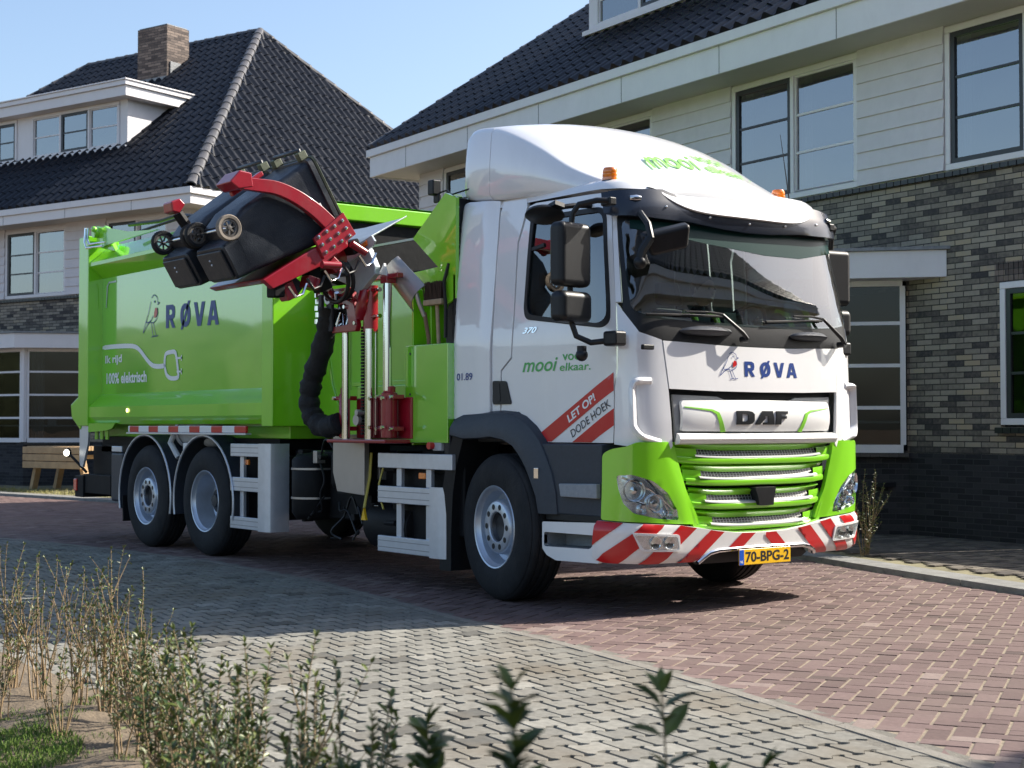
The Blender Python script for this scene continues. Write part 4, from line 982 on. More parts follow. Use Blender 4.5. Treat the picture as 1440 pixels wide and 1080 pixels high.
m=MB(); patch(m,[(.66,.72),(.60,.60),(.45,.558),(.22,.545),(0,.542),(-.22,.545),(-.45,.558),(-.60,.60),(-.66,.72),(-.72,.72),(-.62,.57),(-.45,.53),(0,.512),(.45,.53),(.62,.57),(.72,.72)],BUM,.04,.03,.004); P('grille_chin',m,GREEN,ang=40)
m=MB(); patch(m,rounded([(.11,.845),(-.10,.845),(-.085,.775),(-.08,.72),(.065,.72),(.075,.775)],.01),BUM,.05,.07,.045); P('camera_cover',m,BLACKP,bevel=.006)
# --- lower bumper with hazard chevrons
LB_top=[(1.370,.640),(1.331,.640),(.764,.606),(.614,.586),(.45,.560),(.25,.538),(0,.532),(-.25,.538),(-.45,.560),(-.614,.586),(-.764,.606),(-1.331,.640),(-1.370,.640)]
LB_bot=[(-1.375,.40),(-1.30,.372),(-1.0,.352),(-.70,.350),(-.585,.350),(-.50,.420),(-.3,.435),(.3,.435),(.50,.420),(.585,.350),(.70,.350),(1.0,.352),(1.30,.372),(1.375,.40)]
LB=LB_top+LB_bot
def bf(u,z,o=0):
    e=max(0,min(1,(.64-z)/.05)); b=.035*math.sin(e*math.pi/2); c0=max(0,(.40-z)/.05); return BUM(u,z,o+b-.03*c0*c0)
m=MB(); patch(m,LB,bf,.04,.03,0); P('lower_bumper',m,WHITEP,ang=35)
def clip(poly,a,b,c):      # keep a*u+b*z>=c
    out=[]
    for p,q in zip(poly,poly[1:]+poly[:1]):
        dp=a*p[0]+b*p[1]-c; dq=a*q[0]+b*q[1]-c
        if dp>=0: out.append(p)
        if (dp>=0)!=(dq>=0): t=dp/(dp-dq); out.append((p[0]+(q[0]-p[0])*t,p[1]+(q[1]-p[1])*t))
    return out
def convexish(poly,u0,u1): return clip(clip(poly,1,0,u0),-1,0,-u1)
# bands: u + k*z between c and c2 (slanting towards the centre line)
K=1.22
for sg in (1,-1):
    for c1,c2 in ((1.955,2.30),(1.65,1.815),(1.35,1.515),(1.055,1.20),(.735,.87)) if sg>0 else ((1.93,2.30),(1.59,1.75),(1.31,1.46),(1.02,1.18),(.635,.775)):
        body=[(u*sg,z) for u,z in (LB_top+LB_bot)]
        body=clip(clip(body,1,0,.02),1,K,c1); body=clip(body,-1,-K,-c2)
        if len(body)>2:
            m=MB()
            try: patch(m,body,(lambda u,z,o=0,sg=sg: bf(u*sg,z,o)),.03,.0,.0055)
            except Exception as ex: continue
            P('warning_stripe',m,REDS,ang=40)
# fog lamps, underrun tube, plate
for k in (1,-1):
    f=(lambda u,z,o=0,k=k: bf(k*u,z,o)); q=rounded([(1.12,.556),(.80,.536),(.775,.448),(1.05,.458)],.02)
    m=MB(); patch(m,grow(q,.014),f,.05,.012,.014,[q]); fl=P('fog_lamp',m,WHITEP,ang=40)
    m=MB(); patch(m,q,f,.05,.002,.008); P('lamp_housing',m,HBK,fl)
    for a in (.87,.975): m=MB(); c0=Vector(f(a,.50,.008)); nn=(Vector(f(a,.5,.1))-Vector(f(a,.5,0))).normalized(); m.lathe([(.042,.012),(.030,.004),(.001,.002)],c0,nn,18); P('reflector',m,HCH,fl,ang=50)
    m=MB(); patch(m,q,f,.06,.003,.020); P('lamp_lens',m,HG,fl,ang=60)
m=MB(); patch(m,[(.60,.346),(.49,.43),(-.49,.43),(-.60,.346),(-.55,.315),(.55,.315)],BUM,.06,.02,-.05); P('bumper_grille',m,BLACKP)
m=MB(); tube_on(m,BUM,[(.605,.350),(.55,.385),(.50,.412),(.42,.424),(.2,.428),(0,.429),(-.2,.428),(-.42,.424),(-.50,.412),(-.56,.385),(-.57,.36)],.035,.017,10); P('underrun_tube',m,CHROME)
m=MB(); m.box(.075,.083,-.26,.26,.31,.42); pl=P('licence_plate',m,YELLOW,bevel=.004)
m=MB(); m.box(.0832,.0838,-.258,-.213,.312,.418); P('plate_band',m,BLUE,pl,flat=True)
m=MB(); put_text(m,'NL',lambda a,b:(.0842,-.248+.026*a,.325+.018*b)); P('country_code',m,WSTICK,pl,flat=True)
m=MB(); put_text(m,'70-BPG-2',lambda a,b:(.0842,-.198+.44*a,.328+.074*b),bold=.025); P('plate_number',m,INK,pl,flat=True)
# --- sun visor, roof cap, deflector
VZ=[(1.200,2.84),(1.205,2.70),(1.16,2.682),(.822,2.668),(.583,2.664),(.243,2.640),(0,2.634),(-.243,2.640),(-.583,2.664),(-.822,2.668),(-1.16,2.682),(-1.205,2.70),(-1.200,2.84),(-1.048,2.852),(-.80,2.868),(-.69,2.835),(-.60,2.765),(-.49,2.735),(-.2,2.722),(.2,2.722),(.49,2.735),(.60,2.765),(.69,2.835),(.80,2.868),(1.048,2.852)]
def vf(u,z,o=0):
    e=(z-2.62)/.25; return CAB(u,z,o+.028+.052*math.sin(max(0,min(1,(z-2.60)/.14))*math.pi/2)*(1-.25*max(0,abs(u)-.9)))
vis=panel('sun_visor',VZ,vf,.02,0,.05,GLOSSBLK,ang=50)
for a,b in ((1.02,2.79),(-1.0,2.79)):
    m=MB(); c0=Vector(vf(a-.03,b,.0)); c1=Vector(vf(a+.035,b+.0,.0)); m.tube([c0,(c0+c1)/2+Vector((.012,0,0)),c1],[.018,.022,.018],10); P('marker_light',m,HCH,vis,ang=60)
for a,b in ((.80,2.74),(.40,2.70),(0,2.69),(-.40,2.70),(-.80,2.74)):
    m=MB(); m.sphere(vf(a,b,.003),.009,8,6); P('bolt',m,CHROME,vis)
m=MB()
def cap(u,v):
    s=.80-1.6*u; e=abs(s)/.80; zf_=2.728+.115*e**5
    p=Vector(CAB(s,zf_-.018,.102-.02*e**4)); q=Vector((-1.0,-s*1.12,2.985)); t=v
    return Vector((p.x+(q.x-p.x)*t**1.7,p.y+(q.y-p.y)*t,p.z+(q.z+.03*(1-e*e)-p.z)*math.sin(t*math.pi/2)**.85))
m.grid(cap,40,12); m.grid(lambda u,v:Vector(cap(u,0))-Vector((.05*v,0,.012*v)),40,1); P('roof_cap',m,WHITE,ang=60,fixn=True)
SEC=[(-2.06,1.03,3.05,3.40,3.50),(-2.0,1.09,3.02,3.49,3.58),(-1.88,1.115,2.995,3.535,3.625),(-1.64,1.12,2.97,3.515,3.635),(-1.4,1.12,2.955,3.435,3.59),(-1.1,1.10,2.94,3.29,3.48),(-.8,1.05,2.90,3.11,3.325),(-.5,.96,2.86,2.98,3.14),(-.30,.86,2.80,2.92,3.01),(-.16,.72,2.76,2.88,2.92)]
def dsec(x,hw,zb,zs,zc,n=10):
    L_=[(x,-hw*.97,zb),(x,-hw,zb+.04),(x,-hw,zb+(zs-zb)*.5),(x,-hw*.985,zs-.05*(zs-zb)/.6)]
    for i in range(n+1):
        t=-1+2*i/n; y=t*hw*.955; L_.append((x,y,zs+(zc-zs)*(1-abs(t)**2.2)))
    L_+=[(x,hw*.985,zs-.05*(zs-zb)/.6),(x,hw,zb+(zs-zb)*.5),(x,hw,zb+.04),(x,hw*.97,zb)]
    return L_
def isec(secs,n=5):
    out=[]
    for i in range(len(secs)-1):
        a,b,c,d=[Vector(secs[max(0,min(len(secs)-1,j))]+()) if False else secs[max(0,min(len(secs)-1,j))] for j in (i-1,i,i+1,i+2)]
        for k in range(n):
            t=k/n; out.append(tuple(.5*((2*b[q])+(c[q]-a[q])*t+(2*a[q]-5*b[q]+4*c[q]-d[q])*t*t+(3*b[q]-a[q]-3*c[q]+d[q])*t**3) for q in range(5)))
    out.append(secs[-1]); return out
IS=isec(SEC); sp_=[i for i,s_ in enumerate(IS) if s_[0]<=-1.62]
m=MB(); m.loft([dsec(*s_) for s_ in IS[sp_[-1]:]],cap=True); df=P('roof_deflector',m,WHITE,ang=55,fixn=True)
m=MB(); A=IS[:sp_[-1]+1]; A[-1]=(A[-1][0]-.006,)+tuple(A[-1][1:]); m.loft([dsec(*s_) for s_ in A],cap=True); P('deflector_rear',m,WHITE,df,ang=55,fixn=True)
# writing on the deflector crown
def dtop(x,y,off=.006):
    for a,b in zip(IS,IS[1:]):
        if a[0]<=x<=b[0]:
            t=(x-a[0])/(b[0]-a[0]); s_=[a[q]+(b[q]-a[q])*t for q in range(5)]; break
    else: s_=IS[-1]
    u=abs(y/(s_[1]*.955)); return (x,y,s_[3]+(s_[4]-s_[3])*(1-min(1,u)**2.6)+off)
def slogan(f,parent,sz=1.):
    """'mooi voor elkaar.' set in two sizes; f(a,b) over the whole block"""
    m=MB()
    put_text(m,'mooi',lambda a,b:f(.0+.53*a,.02+.80*b),bold=.012,shear=.3)
    put_text(m,'voor',lambda a,b:f(.60+.33*a,.60+.38*b),bold=.012)
    put_text(m,'elkaar.',lambda a,b:f(.56+.44*a,.0+.46*b),bold=.01,shear=.1)
    return P('slogan_lettering',m,LGREEN if sz==1 else LGREEN2,parent,flat=True)
slogan(lambda a,b: dtop(-.50-.28*b,-.50+1.0*a,.005),df,2)
door_near=[o for o in T.children if o.name.startswith('door') and 'door' in o.name][0]
slogan(lambda a,b: side(-1.177+.757*a,1.655+.12*b,.003),door_near)
# other writing on the flank
m=MB(); put_text(m,'01.89',lambda a,b:side(-1.93+.20*a,1.615+.055*b,.049),bold=.01); P('fleet_number',m,NAVY,flat=True)
m=MB(); put_text(m,'370',lambda a,b:side(-1.177+.165*a,1.935+.045*b,.006),bold=.03,shear=.4); P('power_badge',m,CHROME,door_near,flat=True)
m=MB(); patch(m,[(-1.005,1.203),(-.268,1.592),(-.200,1.632),(-.196,1.510),(-.844,1.162),(-1.0,1.162)],side,.07,.0,.003); P('warning_band',m,REDS,door_near,flat=True)
m=MB(); patch(m,[(-.617,1.160),(-.194,1.391),(-.194,1.277),(-.414,1.160)],side,.07,.0,.003); P('warning_band',m,REDS,door_near,flat=True)
sl_=.545
m=MB(); put_text(m,'LET OP!',lambda a,b:side(-.648+.285*a-.025*b,1.292+.285*a*sl_+.052*b,.0045),bold=.03); P('warning_lettering',m,WSTICK,door_near,flat=True)
m=MB(); put_text(m,'DODE HOEK',lambda a,b:side(-.612+.395*a-.025*b,1.190+.395*a*sl_+.050*b,.0045),bold=.0); P('warning_lettering',m,INK,door_near,flat=True)
# beacons
for x,y,z in ((-.47,-.95,2.975),(-.63,.93,3.02)):
    m=MB(); m.lathe([(.001,.0),(.062,0),(.062,.02),(.001,.021)],(x,y,z-.02),(0,0,1),20); b_=P('beacon',m,BLACKP)
    m=MB(); m.lathe([(.055,0),(.055,.02),(.051,.022),(.054,.026),(.054,.045),(.050,.048),(.053,.052),(.052,.072),(.044,.088),(.001,.092)],(x,y,z+.001),(0,0,1),24); P('beacon_lens',m,AMBER,b_,ang=40)
m=MB(); m.tube([(-.35,.75,2.95),(-.40,.76,3.2),(-.46,.77,3.5)],[.006,.004,.002],6); P('antenna',m,BLACKP)
# --- mirrors
def rbox(name,c,hx,hy,hz,rz=0,rx=0,mt=BLACKP,bv=.03,par=None,taper=0.):
    m=MB(); M=Matrix.Translation(c)@Matrix.Rotation(rz,4,'Z')@Matrix.Rotation(rx,4,'X'); m.M=M; t=1-taper
    m.hexa([(-hx,-hy,-hz),(hx,-hy,-hz),(hx,hy,-hz),(-hx,hy,-hz),(-hx*t,-hy*t,hz),(hx*t,-hy*t,hz),(hx*t,hy*t,hz),(-hx*t,hy*t,hz)])
    return P(name,m,mt,par,bevel=bv,seg=4)
MG=mat('mirror_glass',(.8,.82,.85),.02,metal=1)
for sg in (-1,1):
    Y=(lambda y: y) if sg<0 else (lambda y: -(y+.22))
    # arm: top hinge, long vertical tube, lower bracket
    m=MB(); m.tube([(-.16,Y(-1.20),2.775),(-.20,Y(-1.30),2.775),(-.29,Y(-1.385),2.75),(-.325,Y(-1.41),2.69),(-.34,Y(-1.42),2.55),(-.34,Y(-1.42),2.2),(-.335,Y(-1.42),1.98),(-.30,Y(-1.40),1.87),(-.22,Y(-1.34),1.825),(-.12,Y(-1.24),1.84)],.020,10)
    ar=P('mirror_arm',m,BLACKP,ang=60)
    m=MB(); m.box(-.24,-.14,Y(-1.21)-.03,Y(-1.21)+.03,2.745,2.80); P('arm_hinge',m,BLACKP,ar,bevel=.01)
    m=MB(); m.box(-.16,-.03,Y(-1.24)-.055,Y(-1.24)+.055,1.80,1.90); P('arm_bracket',m,BLACKP,ar,bevel=.02,seg=3)
    h=rbox('mirror_housing',(-.335,Y(-1.42),2.415),.065,.155,.215,sg*R(-8),0,BLACKP,.045)
    m=MB(); m.M=Matrix.Translation((-.335,Y(-1.42),2.415))@Matrix.Rotation(sg*R(-8),4,'Z'); m.box(-.0665,-.066,-.125,.125,-.19,.19); P('mirror_glass',m,MG,h)
    h=rbox('mirror_housing',(-.330,Y(-1.42),2.065),.07,.155,.105,sg*R(-8),0,BLACKP,.05)
    m=MB(); m.M=Matrix.Translation((-.33,Y(-1.42),2.065))@Matrix.Rotation(sg*R(-8),4,'Z'); m.box(-.0715,-.071,-.12,.12,-.075,.075); P('mirror_glass',m,MG,h)
    # kerb mirror above the door
    m=MB(); m.M=Matrix.Translation((-.66,Y(-1.38),2.725))@Matrix.Rotation(R(-14)*1,4,'Y')@Matrix.Rotation(R(12)*sg,4,'X')
    m.lathe([(.001,.036),(.09,.030),(.13,.011),(.138,-.008),(.125,-.02),(.001,-.022)],(0,0,0),(0,0,1),24); m.box(.05,.17,-.04,.04,.0,.03); km=P('kerb_mirror',m,BLACKP,ang=50)
    m=MB(); m.tube([(-.55,Y(-1.36),2.76),(-.50,Y(-1.25),2.78),(-.50,Y(-1.10),2.79)],.018,8); P('mirror_stay',m,BLACKP,km)
    # side camera below
    m=MB(); m.cyl((-.22,Y(-1.42),1.80),(-.22,Y(-1.42),1.72),.032); m.sphere((-.22,Y(-1.42),1.74),.042,12,8); P('side_camera',m,BLACKP)
# front blind-spot mirror on its bracket
m=MB(); m.M=Matrix.Translation((.12,-.98,2.515))@Matrix.Rotation(R(-28),4,'Z')@Matrix.Rotation(R(14),4,'X')@Matrix.Rotation(R(20),4,'Y')
m.hexa([(-.06,-.13,-.09),(.06,-.13,-.09),(.06,.13,-.09),(-.06,.13,-.09),(-.05,-.17,.07),(.06,-.17,.07),(.06,.17,.07),(-.05,.17,.07)]); fm=P('front_mirror',m,BLACKP,bevel=.03,seg=4)
m=MB(); m.tube([(-.02,-1.08,2.69),(.10,-1.12,2.60),(.13,-1.12,2.50)],.022,8); m.tube([(.13,-1.13,2.50),(.11,-1.18,2.42),(.10,-1.19,2.36)],.032,8); m.sphere((.10,-1.19,2.34),.045,12,8); P('mirror_stay',m,BLACKP,fm)
m=MB(); m.box(.035,.065,-1.13,-1.03,1.775,1.81); P('grab_handle',m,BLACKP,bevel=.008)
# --- front arch, skirt, steps
FO=[(-1.95,1.335),(-1.844,1.372),(-1.40,1.388),(-1.25,1.378),(-1.13,1.345),(-1.01,1.275),(-.90,1.18),(-.82,1.06),(-.76,.95),(-.72,.82),(-.70,.66)]
FI=[(-1.96,1.205),(-1.80,1.180),(-1.60,1.185),(-1.45,1.195),(-1.30,1.175),(-1.182,1.13),(-1.10,1.06),(-1.03,.98),(-.97,.88),(-.915,.78),(-.885,.66)]
FO=[(x-.0,z) for x,z in FO]
for sg in (-1,1):
    m=MB(); secs=[]
    for (a,b),(c,d) in zip(FO,FI):
        my,mz=(a*.45+c*.55),(b*.45+d*.55)
        secs.append([(a,sg*1.165,b),(a*.9+c*.1,sg*1.225,b*.9+d*.1),(my,sg*1.262,mz),(c,sg*1.262,d),(c,sg*1.245,d-.01 if c<-1.2 else d),(c,sg*.86,d)])
    m.loft(secs,cap=True); ar=P('wheel_arch',m,DGREY,ang=38,fixn=True)
    m=MB(); m.box(-.93,-.88,sg*1.26-.008,sg*1.26+.008,.90,.98) ; P('arch_light',m,HCH,ar,bevel=.006)
    # rear liner / mud flap
    L_=[(-1.93,1.21),(-2.02,1.0),(-2.08,.75),(-2.11,.45),(-2.11,.17)]; L2=[(-1.84,1.19),(-1.93,.97),(-1.98,.75),(-2.0,.45),(-2.0,.17)]
    m=MB(); m.loft([[(a,sg*1.25,b),(a,sg*.86,b),(c,sg*.86,d),(c,sg*1.22,d)] for (a,b),(c,d) in zip(L_,L2)]); P('mud_flap',m,BLACKP,ang=30,fixn=True)
    m=MB(); m.box(-1.9,-.95,sg*.70-.01,sg*.70+.01,.5,1.3); m.box(-1.95,-.9,sg*.86-.15*(sg>0)-.0,sg*.86+.15*(sg<0),1.16,1.19); P('arch_liner',m,BLACKP,flat=True)
    # skirt
    m=MB(); y0=sg*1.215
    SK=[(-.95,1.15),(-.26,1.15),(-.26,.66),(-.86,.66)]
    m.prism([(x,y0,z) for x,z in SK],(0,-sg*.32,0)); sk=P('entry_skirt',m,DGREY,fixn=True,bevel=.012)
    m=MB(); m.hexa([(-.68,y0+sg*.002,.785),(-.262,y0+sg*.002,.785),(-.262,y0+sg*.045,.785),(-.64,y0+sg*.045,.785),(-.70,y0+sg*.002,.875),(-.262,y0+sg*.002,.885),(-.262,y0+sg*.045,.885),(-.66,y0+sg*.045,.875)]); P('step',m,mat('step_grey',(.26,.28,.30),.6,nscale=30,namt=.15,bump=.3,bscale=200),sk,bevel=.008,fixn=True)
    m=MB(); m.box(-.86,-.27,sg*1.19-.02,sg*1.19+.02,.62,.665); P('skirt_shadow_gap',m,BLACKP,sk)
    # lower step: white box with a grey tread tray
    q=[(-.85,.605),(-.235,.625),(-.245,.355),(-.70,.345),(-.80,.375),(-.85,.42)]
    hole=rounded([(-.83,.535),(-.28,.540),(-.28,.490),(-.34,.445),(-.83,.435)],.02)
    def pf(x,z,o=0,sg=sg): return (x,sg*(1.252+o),z)
    m=MB(); patch(m,rounded(q,.015),pf,.05,.03,0,[hole]); ls=P('lower_step',m,WHITEP,fixn=True)
    m=MB(); m.poly([pf(x,z,-.0) for x,z in hole][::-1]) if False else None
    for a,b in zip(hole,hole[1:]+hole[:1]): m.poly([pf(*a,-.0),pf(*b,-.0),pf(*b,-.2),pf(*a,-.2)])
    m.poly([pf(x,z,-.2) for x,z in hole]); P('step_tray',m,MATS['step_grey'],ls,ang=40)
# --- wheels
def wheel(x,y,sg,hw,kind,steer=0.,Rt=.535):
    """sg=-1 near side. tyre profile turned about the axle"""
    ax=Vector((0,sg,0)); ax=Matrix.Rotation(steer,3,'Z')@ax; c=Vector((x,y,Rt))
    pr=[(.292,hw-.035),(.300,hw-.012),(.325,hw-.002),(.37,hw+.004),(.43,hw+.002),(.475,hw-.008),(.503,hw-.022),(.512,hw-.030),(.508,hw-.034),(.520,hw-.040),(Rt-.004,hw-.055)]
    w5=hw-.055
    for k in range(5):
        a=w5-2*w5*k/4
        if k: pr+=[(Rt,a+.012)]
        if k<4: pr+=[(Rt,a-.030 if k==0 else a-.012),] 
        if k<4:
            b=w5-2*w5*(k+.5)/4; pr+=[(Rt,b+.012),(Rt-.014,b+.008),(Rt-.014,b-.008),(Rt,b-.012)]
    pr+=[(Rt-.004,-w5),(.50,-hw+.02),(.43,-hw),(.30,-hw+.02)]
    pr2=[pr[0]]
    for q in pr[1:]:
        if q[1]<=pr2[-1][1]+.04: pr2.append(q)
    m=MB(); m.lathe(pr2,c,ax,72); ty=P('wheel',m,RUBBER,ang=35)
    m=MB(); m.lathe([(.296,hw-.045),(.305,hw-.012),(.300,hw-.004),(.290,hw-.008),(.284,hw-.03),(.268,hw-.045),(.262,hw-.10)]+([(.255,hw-.13),(.225,hw-.145),(.206,hw-.12),(.198,hw-.055),(.190,hw-.035),(.182,hw-.03),(.115,hw-.030),(.108,hw-.036),(.106,hw-.20)] if kind=='convex' else [(.255,hw-.19),(.245,hw-.22),(.19,hw-.25),(.10,hw-.26),(.09,hw-.30)]),c,ax,48)
    P('rim',m,RIM,ty,ang=40)
    u=Vector((0,0,1)); w_=ax.cross(u)
    if kind=='convex':
        for k in range(10):
            m=MB(); a=2*math.pi*(k+.5)/10; q=c+ax*(hw-.0295)+(u*math.cos(a)+w_*math.sin(a))*.150
            m.lathe([(.021,.0),(.021,.0015),(.001,.0016)],q,ax,14)
            P('wheel_nut',m,mat('dark_hole',(.02,.022,.027),.4,metal=.4),ty)
        m=MB(); m.lathe([(.105,hw-.05),(.09,hw-.075),(.001,hw-.085)],c,ax,28); P('hub',m,mat('hub_dark',(.05,.053,.06),.45,metal=.5,nscale=20,namt=.3),ty,ang=40)
    else:
        m=MB(); m.lathe([(.13,hw-.255),(.13,hw-.17),(.115,hw-.15),(.07,hw-.145),(.06,hw-.11),(.001,hw-.105)],c,ax,24); P('hub',m,MATS['hub_dark'] if 'hub_dark' in MATS else FRAME,ty,ang=40)
        for k in range(10):
            m=MB(); a=2*math.pi*k/10; q=c+ax*(hw-.252)+(u*math.cos(a)+w_*math.sin(a))*.165
            m.cyl(q,q+ax*.035,.014,n=6); P('wheel_nut',m,MATS['dark_hole'],ty)
    return ty
wheel(-1.40,-1.09,-1,.165,'convex',R(-8)); wheel(-1.40,1.09,1,.165,'convex',R(-8))
wheel(-7.536,-1.11,-1,.15,'convex'); wheel(-7.536,1.11,1,.15,'convex')
wheel(-6.156,-1.09,-1,.165,'deep'); wheel(-6.156,1.09,1,.165,'deep')
for x in (-1.40,-6.156,-7.536): m=MB(); m.cyl((x,-1.0,.535),(x,1.0,.535),.07,n=12); m.sphere((x,0,.52),.2 if x<-6.5 or x<-6 else .12,12,8); P('axle',m,FRAME)
for y in (-.43,.43): m=MB(); m.box(-9.0,-.35,y-.04,y+.04,.86,1.10); P('chassis_rail',m,FRAME,bevel=.008)
m=MB(); m.box(-9.0,-2.4,-.36,.36,.45,.86); P('chassis_fill',m,FRAME,bevel=.02)  # plain dark block added to fill the open space under the body
m=MB(); m.box(-2.12,-1.93,-1.15,.6,.42,1.12); P('chassis_box',m,FRAME,bevel=.02)  # dark box added to close the see-through gap behind the front wheel
m=MB(); m.box(-1.9,-.3,-.4,.4,.55,1.12); m.box(-2.4,-1.0,-.35,.35,.6,.85); P('engine_block',m,FRAME,bevel=.03)
for x in (-2.6,-3.4,-4.2,-5.0,-6.8,-8.4): m=MB(); m.box(x-.05,x+.05,-.42,.42,.9,1.04); P('cross_member',m,FRAME)
# --- refuse body: lofted flank section between the two posts
def yz(x,pts): return [(x,y,z) for y,z in pts]
def flank(sg): return [(sg*1.21,1.29),(sg*1.25,1.37),(sg*1.25,1.485),(sg*1.095,1.63),(sg*1.095,2.955),(sg*1.25,3.09),(sg*1.25,3.13),(sg*1.02,3.33)]
for sg in (-1,1):
    F=flank(sg); b0,b1=-9.12,-4.97
    for nm,i0,i1 in (('lower_rail',0,3),('side_panel',3,4),('upper_rail',4,7)):
        m=MB(); n=6
        m.loft([yz(b0+(b1-b0)*k/n,F[i0:i1+1]) for k in range(n+1)],cap=False,closed=False)
        o=P(nm,m,GREENP if nm=='side_panel' else GREEN,ang=20,fixn=True)
        if nm=='side_panel' and sg<0: SIDEP=o
    # rear post and its return, front post
    m=MB(); m.box(-9.40,-9.12,min(sg*1.27,sg*.9),max(sg*1.27,sg*.9),1.27,3.44); P('rear_post',m,GREEN,bevel=.012)
    m=MB(); m.box(-4.97,-4.76,min(sg*1.262,sg*.78),max(sg*1.262,sg*.78),1.265,3.32); P('front_post',m,GREEN,bevel=.012)
m=MB(); m.loft([yz(x,[(-1.02,3.33),(-.6,3.38),(.6,3.38),(1.02,3.33)]) for x in (-9.12,-4.77)],cap=False,closed=False); P('body_roof',m,GREEN,fixn=True)
m=MB(); m.box(-4.86,-4.75,-1.2,1.2,3.21,3.36); P('roof_rim',m,GREEN,bevel=.012)
m=MB(); m.box(-9.40,-4.9,-1.0,1.0,1.15,1.30); P('body_floor',m,GREEN,bevel=.01)
m=MB(); m.box(-9.38,-9.30,-1.0,1.0,1.3,3.4); P('body_rear_wall',m,GREEN)
HOPB=mat('hopper_black',(.008,.009,.010),.6,spec=.2,nscale=4,namt=.4,bump=.2,bscale=14,dirt=.15)
m=MB(); m.box(-4.84,-4.80,-1.15,1.15,1.6,3.20); P('hopper_back',m,HOPB,flat=True)
# tailgate, hinge, hoses
m=MB(); m.loft([[(-9.62,y,1.9),(-9.42,y,1.3),(-9.42,y,3.35),(-9.50,y,3.42),(-9.60,y,3.1)] for y in (-1.18,1.18)]); P('tailgate',m,GREEN,fixn=True,bevel=.02)
for sg in (-1,1):
    m=MB(); m.prism([(x,sg*1.10,z) for x,z in ((-9.05,3.30),(-8.62,3.22),(-8.84,3.42),(-8.88,3.52),(-8.96,3.55),(-9.04,3.50))],(0,sg*.05,0)); P('hinge_ear',m,GREEN,bevel=.008,fixn=True)
    m=MB(); m.cyl((-9.02,sg*1.25,3.47),(-9.02,sg*1.0,3.47),.06); m.sphere((-8.98,sg*1.26,3.50),.035,10,8); P('hinge_boss',m,GREEN)
    m=MB(); m.prism([(x,sg*1.20,z) for x,z in ((-9.05,3.30),(-9.05,3.55),(-8.2,3.40),(-7.4,3.34))],(0,-sg*.03,0)); P('gusset_plate',m,GREEN,fixn=True)
HOSE=mat('hose',(.012,.012,.013),.5,nscale=30,namt=.3)
for k,(dy,dz) in enumerate(((0,0),(.03,.045))):
    m=MB(); m.tube([(-9.08,-1.29-dy,3.52),(-9.08,-1.30-dy,3.40-dz),(-9.02,-1.30-dy,3.33-dz),(-8.55,-1.30-dy,3.31-dz)],.014,8); P('hydraulic_pipe',m,CHROME,ang=60)
m=MB(); m.tube([(-8.40,-1.16,3.36),(-7.6,-1.16,3.39),(-6.9,-1.14,3.42),(-6.4,-1.12,3.40)],.016,8); m.tube([(-8.6,-1.0,3.53),(-7.9,-.95,3.50),(-7.3,-1.0,3.50),(-6.9,-1.05,3.44),(-6.5,-1.05,3.40),(-5.9,-1.0,3.42)],.020,8); P('hydraulic_hose',m,HOSE)
m=MB(); m.prism([(-9.66,-1.10,1.52),(-9.40,-1.10,1.62),(-9.30,-1.10,1.35),(-9.36,-1.10,1.22),(-9.62,-1.10,1.36)],(0,-.16,0)); P('tail_bracket',m,GREEN,bevel=.02,fixn=True)
m=MB(); m.prism([(-9.40,-1.22,1.28),(-9.13,-1.22,1.28),(-9.15,-1.22,1.08),(-9.30,-1.22,.80),(-9.40,-1.22,.82)],(0,-.025,0)); P('tail_guard_plate',m,ALU,fixn=True)
for x in (-9.0,-8.85,-8.7): m=MB(); m.cyl((x,-1.2,1.30),(x,-1.2,1.12),.022,n=10); P('hook_pin',m,GREEN)
m=MB(); m.prism([(-9.12,-1.255,1.30),(-8.35,-1.255,1.30),(-8.45,-1.255,1.24),(-8.6,-1.255,1.22),(-9.12,-1.255,1.20)],(0,.03,0)); P('tail_lug',m,GREEN,fixn=True)
m=MB(); m.box(-9.2,-5.0,-1.05,1.05,1.05,1.15); m.box(-9.1,-8.3,-1.1,1.1,.98,1.06); P('underbody',m,FRAME)
# rear underrun with lamps
m=MB(); m.box(-9.6,-9.35,-1.22,1.22,.45,.70); m.box(-9.4,-8.6,-1.2,-1.12,.5,.72); m.box(-9.1,-8.95,-.6,-.5,.6,1.1); m.box(-9.1,-8.95,.5,.6,.6,1.1); m.box(-9.35,-8.5,-1.1,-.5,.5,1.05); P('rear_underrun',m,FRAME,bevel=.01)
m=MB(); m.box(-9.61,-9.52,-1.235,-1.10,.52,.66); P('tail_light',m,REDL,bevel=.01)
m=MB(); m.tube([(-9.30,-1.20,.74),(-9.42,-1.25,.84),(-9.58,-1.30,.95)],.016,8); m.sphere((-9.60,-1.30,.96),.055,14,10,(1,.6,1)); wl=P('work_light',m,FRAME)
m=MB(); m.lathe([(.04,0),(.03,.012),(.001,.016)],(-9.58,-1.33,.96),(.6,-.8,0),16); P('lamp_lens',m,mat('lit_lamp',(.9,.88,.8),.2,emit=(1,.92,.75),estr=2.2),wl)
m=MB(); m.cyl((-8.02,-1.257,1.44),(-8.02,-1.262,1.44),.022); P('marker_lamp',m,mat('lit_amber',(.9,.7,.4),.3,emit=(1,.75,.35),estr=2))
m=MB(); m.box(-8.55,-8.22,-1.22,-.85,.44,.98); P('storage_box',m,DGREY,bevel=.03,seg=3)
m=MB(); m.box(-8.52,-8.25,-1.225,-1.2,.985,1.05); P('box_lid',m,ALU,bevel=.01)
